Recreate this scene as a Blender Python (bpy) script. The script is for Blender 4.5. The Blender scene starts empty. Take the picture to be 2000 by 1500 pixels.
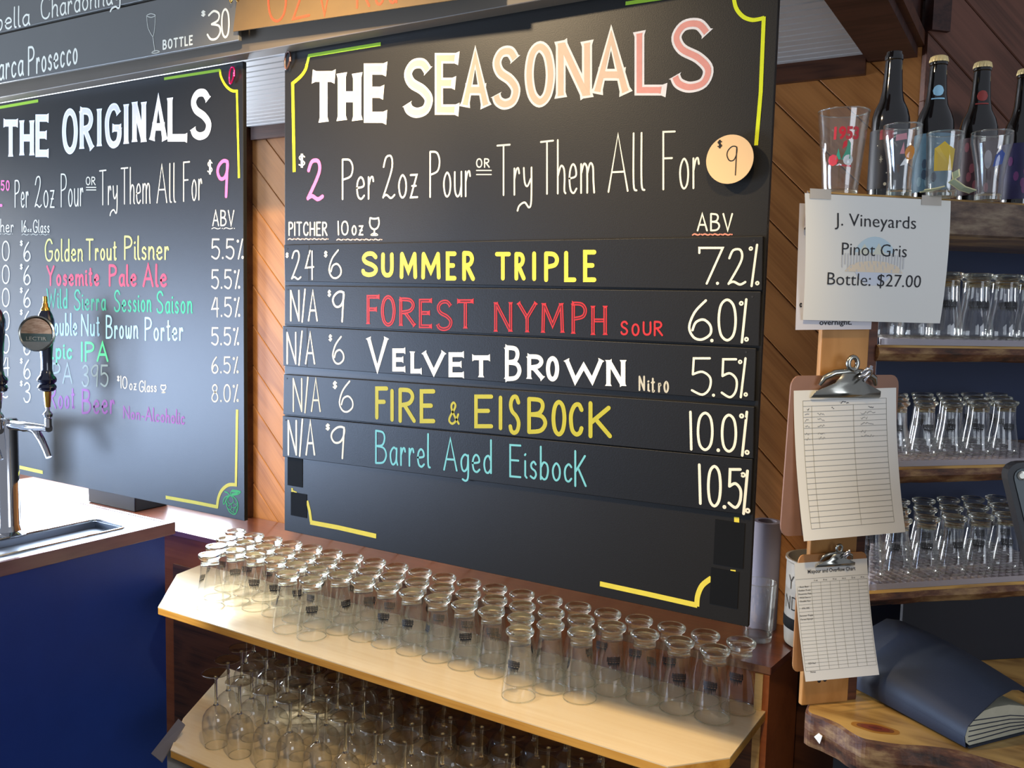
import bpy, math, random
from mathutils import Vector, Matrix, noise

random.seed(7)
SC = bpy.context.scene
COL = SC.collection
R = math.radians

# ------------------------------------------------------------------ camera
cam_data = bpy.data.cameras.new('camera'); cam = bpy.data.objects.new('camera', cam_data); COL.objects.link(cam)
cam_data.sensor_width = 36; cam_data.lens = 36 * 1730 / 2000; cam_data.clip_start = .02; cam_data.clip_end = 60
right = Vector((0.854721, 0.518556, 0.023487)); up = Vector((-0.066236, 0.064074, 0.995745)); fwd = Vector((-0.514844, 0.852640, -0.089113))
m = Matrix((right, up, -fwd)).transposed().to_4x4(); m.translation = Vector((0, 0, 1.75))
cam.matrix_world = m
SC.camera = cam

# ------------------------------------------------------------------ light and exposure
world = bpy.data.worlds.new('world'); SC.world = world; world.use_nodes = True
wb = world.node_tree.nodes['Background']; wb.inputs[0].default_value = (.80, .86, 1, 1); wb.inputs[1].default_value = .34

def area(name, loc, target, size, power, color, spread=180):
    l = bpy.data.lights.new(name, 'AREA'); l.shape = 'RECTANGLE'; l.size, l.size_y = size; l.energy = power; l.color = color
    l.spread = R(spread)
    o = bpy.data.objects.new(name, l); COL.objects.link(o); o.location = loc
    o.rotation_euler = (Vector(target) - Vector(loc)).to_track_quat('-Z', 'Y').to_euler()
    return o

def spot(name, loc, target, power, color, angle, blend=.6, size=.05):
    l = bpy.data.lights.new(name, 'SPOT'); l.energy = power; l.color = color; l.spot_size = R(angle); l.spot_blend = blend; l.shadow_soft_size = size
    o = bpy.data.objects.new(name, l); COL.objects.link(o); o.location = loc
    o.rotation_euler = (Vector(target) - Vector(loc)).to_track_quat('-Z', 'Y').to_euler()
    return o

area('window_daylight', (-3.60, 2.62, 1.62), (-3.60, 0, 1.3), (1.6, 1.3), 190, (.80, .89, 1))
area('end_fill_light', (-4.70, 1.84, 1.66), (-2.2, 1.84, 1.5), (.95, 1.2), 165, (.88, .93, 1))  # unseen light, added to brighten the gap wall, ceiling and counter
area('side_sheen_fill', (-4.5, -.2, 1.15), (-2.2, 1.6, 1.2), (2.2, 1.2), 270, (.52, .69, 1))  # unseen cool light, added for the blue sheen on the left board
area('room_fill_light', (2.6, -.3, 1.9), (-.3, 1.75, 1.5), (1.6, 1.4), 34, (.80, .88, 1))  # unseen cool fill, added to light the angled right wing
spot('track_light_warm', (-1.85, .3, 3.05), (-1.10, 1.7, 1.9), 145, (1, .76, .46), 58, .9, .06)
spot('track_light_shelf', (-.25, .55, 2.9), (-1.20, 1.85, .8), 155, (1, .74, .38), 50, .8, .06)
spot('track_light_slab', (.55, .5, 2.9), (-.1, 1.62, 1.0), 22, (1, .74, .42), 34, .8, .06)
spot('gap_fill_spot', (-.10, .0, 2.95), (-2.47, 2.37, 1.50), 900, (1, .80, .52), 26, .8, .05)  # unseen warm spot, added to brighten the wall between the boards
spot('added_sun_patch_spot', (-3.9, .1, 2.5), (-2.22, 1.82, .8), 900, (.9, .94, 1), 8.5, .7, .03)  # unseen spot, added to imitate a sunlit patch on the shelf end

SC.view_settings.view_transform = 'Standard'; SC.view_settings.look = 'None'
SC.view_settings.exposure = 0.0; SC.view_settings.gamma = 1.0; SC.view_settings.use_curve_mapping = False
SC.cycles.max_bounces = 16; SC.cycles.transparent_max_bounces = 48; SC.cycles.transmission_bounces = 14; SC.cycles.glossy_bounces = 6
SC.cycles.sample_clamp_indirect = 6

# ------------------------------------------------------------------ materials
def lin(h):
    c = [int(h[i:i + 2], 16) / 255 for i in (0, 2, 4)]
    return tuple(((x / 12.92) if x <= .04045 else ((x + .055) / 1.055) ** 2.4) for x in c) + (1,)

def newmat(name):
    m = bpy.data.materials.new(name); m.use_nodes = True
    return m, m.node_tree, m.node_tree.nodes['Principled BSDF']

def plain(name, hexcol, rough=.6, metal=0, spec=.5, coat=0, bump=0, bscale=80, vary=0, vscale=6):
    m, nt, p = newmat(name); N = nt.nodes; K = nt.links
    p.inputs['Base Color'].default_value = lin(hexcol); p.inputs['Roughness'].default_value = rough
    p.inputs['Metallic'].default_value = metal; p.inputs['Specular IOR Level'].default_value = spec; p.inputs['Coat Weight'].default_value = coat
    if bump or vary:
        tc = N.new('ShaderNodeTexCoord'); nz = N.new('ShaderNodeTexNoise'); nz.inputs['Scale'].default_value = bscale; nz.inputs['Detail'].default_value = 5
        K.new(tc.outputs['Object'], nz.inputs['Vector'])
        if bump:
            b = N.new('ShaderNodeBump'); b.inputs['Strength'].default_value = bump; b.inputs['Distance'].default_value = .002
            K.new(nz.outputs['Fac'], b.inputs['Height']); K.new(b.outputs['Normal'], p.inputs['Normal'])
        if vary:
            n2 = N.new('ShaderNodeTexNoise'); n2.inputs['Scale'].default_value = vscale; n2.inputs['Detail'].default_value = 6; K.new(tc.outputs['Object'], n2.inputs['Vector'])
            mx = N.new('ShaderNodeMix'); mx.data_type = 'RGBA'; c = lin(hexcol)
            mx.inputs[6].default_value = tuple(v * (1 - vary) for v in c[:3]) + (1,); mx.inputs[7].default_value = tuple(min(1, v * (1 + vary)) for v in c[:3]) + (1,)
            K.new(n2.outputs['Fac'], mx.inputs[0]); K.new(mx.outputs[2], p.inputs['Base Color'])
    return m

def wood(name, light, dark, knot='2a1408', stretch=(1.2, 14, 14), rough=.5, coat=0, rings=3.0, knots=.5, kscale=(2.2, 5, 5), contrast=.55, spec=.4):
    """grain runs along the object's local x; each object gets its own cut of the figure"""
    m, nt, p = newmat(name); N = nt.nodes; K = nt.links
    tc = N.new('ShaderNodeTexCoord'); oi = N.new('ShaderNodeObjectInfo')
    sc = N.new('ShaderNodeVectorMath'); sc.operation = 'SCALE'; sc.inputs['Scale'].default_value = 37
    cb = N.new('ShaderNodeCombineXYZ'); K.new(oi.outputs['Random'], cb.inputs[0]); K.new(oi.outputs['Random'], cb.inputs[1]); K.new(oi.outputs['Random'], cb.inputs[2])
    K.new(cb.outputs[0], sc.inputs[0])
    ad = N.new('ShaderNodeVectorMath'); ad.operation = 'ADD'; K.new(tc.outputs['Object'], ad.inputs[0]); K.new(sc.outputs[0], ad.inputs[1])
    mp = N.new('ShaderNodeMapping'); mp.inputs['Scale'].default_value = stretch; K.new(ad.outputs[0], mp.inputs['Vector'])
    mk = N.new('ShaderNodeMapping'); mk.inputs['Scale'].default_value = kscale; K.new(ad.outputs[0], mk.inputs['Vector'])
    vo = N.new('ShaderNodeTexVoronoi'); vo.inputs['Scale'].default_value = 1; K.new(mk.outputs[0], vo.inputs['Vector'])
    # warp the grain round the knots
    kn = N.new('ShaderNodeMapRange'); kn.inputs[1].default_value = .0; kn.inputs[2].default_value = .42; kn.inputs[3].default_value = 1; kn.inputs[4].default_value = 0
    K.new(vo.outputs['Distance'], kn.inputs[0])
    n1 = N.new('ShaderNodeTexNoise'); n1.inputs['Scale'].default_value = 1.3; n1.inputs['Detail'].default_value = 3; K.new(mp.outputs[0], n1.inputs['Vector'])
    a1 = N.new('ShaderNodeMath'); a1.operation = 'MULTIPLY_ADD'; a1.inputs[1].default_value = .55; K.new(kn.outputs[0], a1.inputs[0]); K.new(n1.outputs['Fac'], a1.inputs[2])
    a2 = N.new('ShaderNodeMath'); a2.operation = 'MULTIPLY'; a2.inputs[1].default_value = rings * 6.28; K.new(a1.outputs[0], a2.inputs[0])
    a3 = N.new('ShaderNodeMath'); a3.operation = 'SINE'; K.new(a2.outputs[0], a3.inputs[0])
    fib = N.new('ShaderNodeMapping'); fib.inputs['Scale'].default_value = (stretch[0] * 3, stretch[1] * 12, stretch[2] * 12); K.new(ad.outputs[0], fib.inputs['Vector'])
    n2 = N.new('ShaderNodeTexNoise'); n2.inputs['Scale'].default_value = 1; n2.inputs['Detail'].default_value = 4; K.new(fib.outputs[0], n2.inputs['Vector'])
    mr = N.new('ShaderNodeMapRange'); mr.inputs[1].default_value = -1; mr.inputs[2].default_value = 1; mr.inputs[3].default_value = .5 - contrast / 2; mr.inputs[4].default_value = .5 + contrast / 2; K.new(a3.outputs[0], mr.inputs[0])
    mm = N.new('ShaderNodeMath'); mm.operation = 'MULTIPLY'; K.new(mr.outputs[0], mm.inputs[0]); K.new(n2.outputs['Fac'], mm.inputs[1])
    m2 = N.new('ShaderNodeMath'); m2.operation = 'MULTIPLY'; m2.inputs[1].default_value = 2; m2.use_clamp = True; K.new(mm.outputs[0], m2.inputs[0])
    mx = N.new('ShaderNodeMix'); mx.data_type = 'RGBA'; mx.inputs[6].default_value = lin(light); mx.inputs[7].default_value = lin(dark); K.new(m2.outputs[0], mx.inputs[0])
    ks = N.new('ShaderNodeMapRange'); ks.inputs[1].default_value = .05; ks.inputs[2].default_value = .13; ks.inputs[3].default_value = knots; ks.inputs[4].default_value = 0; K.new(vo.outputs['Distance'], ks.inputs[0])
    mk2 = N.new('ShaderNodeMix'); mk2.data_type = 'RGBA'; mk2.inputs[7].default_value = lin(knot); K.new(ks.outputs[0], mk2.inputs[0]); K.new(mx.outputs[2], mk2.inputs[6])
    K.new(mk2.outputs[2], p.inputs['Base Color'])
    b = N.new('ShaderNodeBump'); b.inputs['Strength'].default_value = .15; b.inputs['Distance'].default_value = .001; K.new(n2.outputs['Fac'], b.inputs['Height']); K.new(b.outputs[0], p.inputs['Normal'])
    p.inputs['Roughness'].default_value = rough; p.inputs['Coat Weight'].default_value = coat; p.inputs['Coat Roughness'].default_value = .12; p.inputs['Specular IOR Level'].default_value = spec
    return m

def bark(name, a, b_, c):
    m, nt, p = newmat(name); N = nt.nodes; K = nt.links
    tc = N.new('ShaderNodeTexCoord'); mp = N.new('ShaderNodeMapping'); mp.inputs['Scale'].default_value = (9, 22, 30); K.new(tc.outputs['Object'], mp.inputs['Vector'])
    n1 = N.new('ShaderNodeTexNoise'); n1.inputs['Scale'].default_value = 1; n1.inputs['Detail'].default_value = 8; n1.inputs['Roughness'].default_value = .65; K.new(mp.outputs[0], n1.inputs['Vector'])
    cr = N.new('ShaderNodeValToRGB'); cr.color_ramp.elements[0].position = .36; cr.color_ramp.elements[0].color = lin(a); cr.color_ramp.elements[1].position = .66; cr.color_ramp.elements[1].color = lin(c)
    e = cr.color_ramp.elements.new(.5); e.color = lin(b_)
    K.new(n1.outputs['Fac'], cr.inputs[0]); K.new(cr.outputs[0], p.inputs['Base Color'])
    bp = N.new('ShaderNodeBump'); bp.inputs['Strength'].default_value = .5; bp.inputs['Distance'].default_value = .004; K.new(n1.outputs['Fac'], bp.inputs['Height']); K.new(bp.outputs[0], p.inputs['Normal'])
    p.inputs['Roughness'].default_value = .55
    return m

def thin_glass(name, tint=(.993, .995, .992), edge=(.74, .77, .72), ior=1.5, gl=(1, 1, 1)):
    """a wall about 2 mm thick: it lets light straight through, reflects by Fresnel and darkens where the path through it is long"""
    m = bpy.data.materials.new(name); m.use_nodes = True; nt = m.node_tree; N = nt.nodes; K = nt.links
    N.remove(N['Principled BSDF']); out = N['Material Output']
    lw = N.new('ShaderNodeLayerWeight'); lw.inputs['Blend'].default_value = .14
    mx = N.new('ShaderNodeMix'); mx.data_type = 'RGBA'; mx.inputs[6].default_value = tint + (1,); mx.inputs[7].default_value = edge + (1,); K.new(lw.outputs['Facing'], mx.inputs[0])
    tr = N.new('ShaderNodeBsdfTransparent'); K.new(mx.outputs[2], tr.inputs[0])
    gs = N.new('ShaderNodeBsdfGlossy'); gs.inputs['Roughness'].default_value = .02; gs.inputs[0].default_value = gl + (1,)
    fr = N.new('ShaderNodeFresnel'); gm = N.new('ShaderNodeNewGeometry'); mi = N.new('ShaderNodeMapRange'); mi.inputs[3].default_value = ior; mi.inputs[4].default_value = 1 / ior   # the same reflectance from either side
    K.new(gm.outputs['Backfacing'], mi.inputs[0]); K.new(mi.outputs[0], fr.inputs[0])
    ms = N.new('ShaderNodeMixShader'); K.new(fr.outputs[0], ms.inputs[0]); K.new(tr.outputs[0], ms.inputs[1]); K.new(gs.outputs[0], ms.inputs[2])
    K.new(ms.outputs[0], out.inputs[0])
    return m

def solid_glass(name, col, rough=.02, ior=1.5, clear=.2):
    m, nt, p = newmat(name); N = nt.nodes; K = nt.links
    tr = N.new('ShaderNodeBsdfTransparent'); tr.inputs[0].default_value = col + (1,); ms = N.new('ShaderNodeMixShader'); ms.inputs[0].default_value = clear
    K.new(p.outputs[0], ms.inputs[1]); K.new(tr.outputs[0], ms.inputs[2]); K.new(ms.outputs[0], N['Material Output'].inputs[0])
    p.inputs['Base Color'].default_value = col + (1,); p.inputs['Transmission Weight'].default_value = 1; p.inputs['Roughness'].default_value = rough; p.inputs['IOR'].default_value = ior
    return m

M = {}
M['board'] = plain('chalkboard_black', '1a1712', .42, spec=.42, bump=.10, bscale=420, vary=.28, vscale=2.2)
M['slat'] = plain('slat_black', '141312', .44, spec=.36, bump=.10, bscale=380, vary=.2, vscale=4)
M['tape'] = plain('black_tape', '08090a', .75, spec=.2)
M['edge'] = plain('board_edge', '141313', .6)
for nm, h in dict(cream_paint='e6dfc8', white_paint='fbf6ea', dim_paint='b9b4a2', yellow_paint='dcca48', olive_paint='b0a832', lime_paint='dee01e', grass_paint='97bc30', pink_paint='ff6aa0', red_paint='b82a2e', teal_paint='6fb8bc',
                  peach_paint='e0b29a', salmon_paint='e88a72', paleyellow_paint='ecec74', rose_paint='ee3a58', green_paint='2fa37c', sky_paint='a4d6ee', mint_paint='4fe88a', grey_paint='8d9c96', purple_paint='8e4392', hop_paint='35ac5c',
                  orange_paint='ff4a28', head_line='eee4d0', head_fill='dcb894', headpink_line='e4dacf', headpink_fill='dc9280', headwhite_line='ffffff', headwhite_fill='e2d8d8', ink='1c1a18', line_core='57171b').items():
    M[nm] = plain(nm, h, .55, spec=.3, vary=.10, vscale=60)
M['header'] = plain('painted_header_board', '5c5040', .5, vary=.12, vscale=8)
M['sign_grey'] = plain('sign_grey_board', '66625a', .4, spec=.5, vary=.08)
M['kraft'] = plain('brown_kraft_board', '6c5024', .6, vary=.12, vscale=30)
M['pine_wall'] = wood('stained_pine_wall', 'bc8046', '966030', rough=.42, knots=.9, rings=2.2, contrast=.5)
M['pine_wall_shaded'] = wood('shaded_pine_wall', '744a3a', '4e3024', rough=.45, knots=.9, rings=2.2, contrast=.5)  # same pine as the back wall, its dimmer light put into darker browns
M['trim'] = wood('dark_stained_trim', '5a3624', '3a2016', rough=.45, knots=.1)
M['beam'] = wood('dark_beam_wood', '4a2c24', '2c1814', rough=.5, knots=.2)
M['ceiling'] = plain('beadboard_grey', 'b8bcc0', .45, vary=.05)
M['counter'] = wood('varnished_red_counter', '7c432a', '4e2616', stretch=(1, 9, 9), rough=.30, coat=.8, knots=.1, rings=1.6, contrast=.35, spec=.7)
M['fascia'] = wood('orange_stained_ply', 'b06434', '86441e', stretch=(1, 7, 7), rough=.35, coat=.2, knots=.3, rings=1.6, contrast=.4)
M['ply_edge'] = wood('pale_ply_edge', 'd8b070', 'b08a4c', rough=.5, knots=0)
M['shelf'] = wood('varnished_birch_shelf', 'eed8b0', 'dcbc88', stretch=(1, 8, 8), rough=.28, coat=.4, knots=.0, rings=1.4, contrast=.35)
M['shelf_edge'] = wood('birch_shelf_edge', 'd9a24c', 'b87f30', rough=.4, knots=.0)
M['dark_wood'] = wood('dark_cabinet_wood', '6e3f26', '3c2014', rough=.5, knots=.8)
M['navy'] = plain('panel_haze_blue', '1b3a8c', .55, vary=.10, vscale=12, bump=.15, bscale=300)  # blue lens glare put into the colour of the bar's dark panels
M['black'] = plain('matt_black', '0b0d12', .6)
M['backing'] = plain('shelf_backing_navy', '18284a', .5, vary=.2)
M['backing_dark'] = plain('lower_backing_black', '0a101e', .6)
M['post'] = wood('pine_post', 'c69052', 'a67236', stretch=(14, 14, 1.0), rough=.5, knots=.5, rings=2.0, contrast=.5)
M['slab_top'] = wood('live_edge_slab', 'd0a862', '94703c', knot='6c2c16', stretch=(2.4, 7, 7), rough=.28, coat=.35, knots=.9, rings=3.2, kscale=(3.0, 4.2, 4), contrast=.8)
M['bark'] = bark('bark_edge', '1f130d', '5c3620', '9a7a50')
M['bark_grey'] = bark('weathered_edge', '3a2e2a', '6a5648', '94836c')
M['steel'] = plain('brushed_steel', '8d949e', .42, metal=1, bump=.06, bscale=200)
M['chrome'] = plain('chrome', 'd0d0d4', .10, metal=1)
M['chrome_worn'] = plain('worn_nickel', 'a8a69c', .22, metal=1, vary=.15, vscale=40)
M['brass'] = plain('brass', 'd8a850', .22, metal=1)
M['tap_blue'] = plain('tap_handle_gloss', '0c1230', .15, coat=1)
M['paper'] = plain('white_paper', 'eeece4', .8, spec=.2)
M['paper_cream'] = plain('cream_paper', 'e2e1dc', .8, spec=.2)
M['ledger'] = plain('grey_print', '8a8a84', .8)
M['toner'] = plain('black_print', '26262a', .7)
M['masonite'] = plain('brown_hardboard', '8a6450', .5, vary=.15, vscale=30, bump=.1)
M['masonite_tan'] = plain('tan_hardboard', 'a67444', .5, vary=.15, vscale=30)
M['card'] = plain('cream_card', 'e0b884', .8)
M['tube'] = plain('grey_cardboard', '8f8790', .8, vary=.06, vscale=30)
M['bucket'] = plain('cream_plastic', 'a8a298', .4)
M['binder'] = plain('blue_grey_cover', '202b3e', .55, vary=.08, vscale=20, bump=.1, bscale=500)
M['pages'] = plain('page_edges', 'c4c0a8', .8, vary=.12, vscale=60)
M['plastic_black'] = plain('device_plastic', '14181e', .45)
M['bezel'] = plain('device_bezel', '3a464c', .4)
M['screen'], _nt, _p = newmat('lit_screen'); _p.inputs['Emission Color'].default_value = (.85, .93, 1, 1); _p.inputs['Emission Strength'].default_value = .9
M['glass'] = thin_glass('clear_glass_wall', ior=1.62)
M['glass_dim'] = thin_glass('clear_glass_wall_wine', tint=(.98, .985, .98), edge=(.45, .44, .40), ior=1.7)
M['glass_base'] = solid_glass('clear_glass_base', (.95, .96, .86), clear=.10)
M['window_glass'] = thin_glass('window_pane', tint=(.96, .98, 1), edge=(.8, .85, .9))
M['liner'], _nt, _p = newmat('clear_plastic_liner'); _p.inputs['Base Color'].default_value = (.62, .58, .62, 1); _p.inputs['Roughness'].default_value = .25; _p.inputs['Transmission Weight'].default_value = .55
M['emblem'] = plain('black_emblem_print', '0c0b0c', .5)
M['bottle_glass'] = plain('dark_bottle_glass', '0d0907', .09, spec=.8, coat=.5)
M['pink_clip'] = plain('pink_aluminium', 'd8206a', .2, metal=.7)
M['tan_clip'] = plain('bronze_aluminium', '6a4c44', .3, metal=.6)
M['cash'] = plain('banknote_paper', 'a8b496', .7, vary=.25, vscale=60)
M['cash_edge'] = plain('banknote_margin', 'd8d4a4', .7)

# ------------------------------------------------------------------ mesh helpers
class MB:
    def __init__(s): s.v = []; s.f = []; s.mi = []
    def add(s, vs, fs, mi=0):
        o = len(s.v); s.v += [tuple(v) for v in vs]; s.f += [tuple(i + o for i in f) for f in fs]; s.mi += [mi] * len(fs); return s
    def box(s, a, b, mi=0, xf=None):
        x0, y0, z0 = a; x1, y1, z1 = b
        vs = [(x0, y0, z0), (x1, y0, z0), (x1, y1, z0), (x0, y1, z0), (x0, y0, z1), (x1, y0, z1), (x1, y1, z1), (x0, y1, z1)]
        if xf: vs = [xf(*v) for v in vs]
        return s.add(vs, [(0, 3, 2, 1), (4, 5, 6, 7), (0, 1, 5, 4), (1, 2, 6, 5), (2, 3, 7, 6), (3, 0, 4, 7)], mi)
    def prism(s, poly, z0, z1, mi=0, top=None, xf=None):
        n = len(poly); vs = [(x, y, z0) for x, y in poly] + [(x, y, z1) for x, y in poly]
        if xf: vs = [xf(*v) for v in vs]
        s.add(vs, [tuple(range(n))[::-1]] + [(i, (i + 1) % n, (i + 1) % n + n, i + n) for i in range(n)], mi)
        s.add(vs, [tuple(range(n, 2 * n))], mi if top is None else top); return s
    def lathe(s, prof, n=24, c=(0, 0, 0), mi=0, cap0=True, cap1=True, axis=None):
        vs = []; fs = []
        for r, z in prof:
            for k in range(n):
                a = 2 * math.pi * k / n; vs.append(Vector((r * math.cos(a), r * math.sin(a), z)))
        for j in range(len(prof) - 1):
            for k in range(n):
                fs.append((j * n + k, j * n + (k + 1) % n, (j + 1) * n + (k + 1) % n, (j + 1) * n + k))
        if cap0: fs.append(tuple(range(n))[::-1])
        if cap1: fs.append(tuple(range((len(prof) - 1) * n, len(prof) * n)))
        if axis is not None:
            q = Vector(axis).to_track_quat('Z', 'Y'); vs = [q @ v for v in vs]
        vs = [v + Vector(c) for v in vs]
        return s.add(vs, fs, mi)
    def tube(s, pts, r, n=8, mi=0, closed=False):
        pts = [Vector(p) for p in pts]; rr = r if isinstance(r, (list, tuple)) else [r] * len(pts); vs = []; fs = []; prev = None; L = len(pts)
        for i, p in enumerate(pts):
            if closed: d = pts[(i + 1) % L] - pts[i - 1]
            else: d = pts[min(i + 1, L - 1)] - pts[max(i - 1, 0)]
            d.normalize()
            if prev is None: prev = d.orthogonal()
            u = (prev - d * prev.dot(d)).normalized(); prev = u; w = d.cross(u)
            for k in range(n):
                a = 2 * math.pi * k / n; vs.append(p + (u * math.cos(a) + w * math.sin(a)) * rr[i])
        for i in range(L if closed else L - 1):
            j = (i + 1) % L
            for k in range(n): fs.append((i * n + k, i * n + (k + 1) % n, j * n + (k + 1) % n, j * n + k))
        if not closed: fs.append(tuple(range(n))[::-1]); fs.append(tuple(range((L - 1) * n, L * n)))
        return s.add(vs, fs, mi)
    def mesh(s, name, mats, smooth=None):
        me = bpy.data.meshes.new(name); me.from_pydata(s.v, [], s.f)
        for mt in (mats if isinstance(mats, (list, tuple)) else [mats]): me.materials.append(mt)
        me.polygons.foreach_set('material_index', s.mi)
        me.validate(); me.update()
        if smooth is not None:
            me.polygons.foreach_set('use_smooth', [True] * len(me.polygons)); me.set_sharp_from_angle(angle=R(smooth))
        return me
    def build(s, name, mats, parent=None, smooth=None, bevel=0, world=True):
        o = bpy.data.objects.new(name, s.mesh(name, mats, smooth)); COL.objects.link(o)
        if parent is not None:
            o.parent = parent
            if world: o.location = -(root_loc(parent))
        if bevel:
            b = o.modifiers.new('bevel', 'BEVEL'); b.width = bevel; b.segments = 2; b.limit_method = 'ANGLE'
        return o

def root_loc(o):
    v = Vector((0, 0, 0))
    while o is not None: v = v + o.location; o = o.parent
    return v

def thing(name, label, cat, loc=(0, 0, 0), group=None, rot=0):
    o = bpy.data.objects.new(name, None); COL.objects.link(o); o.location = loc; o.rotation_euler[2] = rot; o.empty_display_size = .02
    o['label'] = label; o['category'] = cat
    if group: o['group'] = group
    return o

def tag(o, label, cat, group=None):
    o['label'] = label; o['category'] = cat
    if group: o['group'] = group
    return o

def struct(o):
    o['kind'] = 'structure'; return o

def part(name, parent, me, loc=(0, 0, 0), rot=(0, 0, 0)):
    o = bpy.data.objects.new(name, me); COL.objects.link(o); o.parent = parent; o.location = loc; o.rotation_euler = rot
    return o

def copy_tree(o, parent=None):
    c = o.copy(); COL.objects.link(c)
    if parent is not None: c.parent = parent
    for ch in list(o.children): copy_tree(ch, c)
    return c

def centred(mb, name, mats, c, parent=None, rot=None, smooth=None, bevel=0):
    """a mesh modelled about its own origin and set down at c"""
    o = bpy.data.objects.new(name, mb.mesh(name, mats, smooth)); COL.objects.link(o)
    if parent is not None: o.parent = parent; o.location = Vector(c) - root_loc(parent)
    else: o.location = c
    if rot is not None: o.rotation_euler = rot
    if bevel:
        b = o.modifiers.new('bevel', 'BEVEL'); b.width = bevel; b.segments = 2; b.limit_method = 'ANGLE'
    return o

def block(name, a, b, mat, parent=None, bevel=0):
    """an axis aligned board with its own origin in the middle, so that its grain is its own"""
    c = [(p + q) / 2 for p, q in zip(a, b)]
    mb = MB().box([p - k for p, k in zip(a, c)], [q - k for q, k in zip(b, c)])
    return centred(mb, name, mat, c, parent, bevel=bevel)

# ---- the frame of the corner shelves: s runs along their front, t back from it
SA = Vector((-.344, 1.622, 0)); SU = Vector((.70711, .70711, 0)); SN = Vector((-.70711, .70711, 0))
def F45(s, t, z): return SA + SU * s + SN * t + Vector((0, 0, z))

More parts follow.
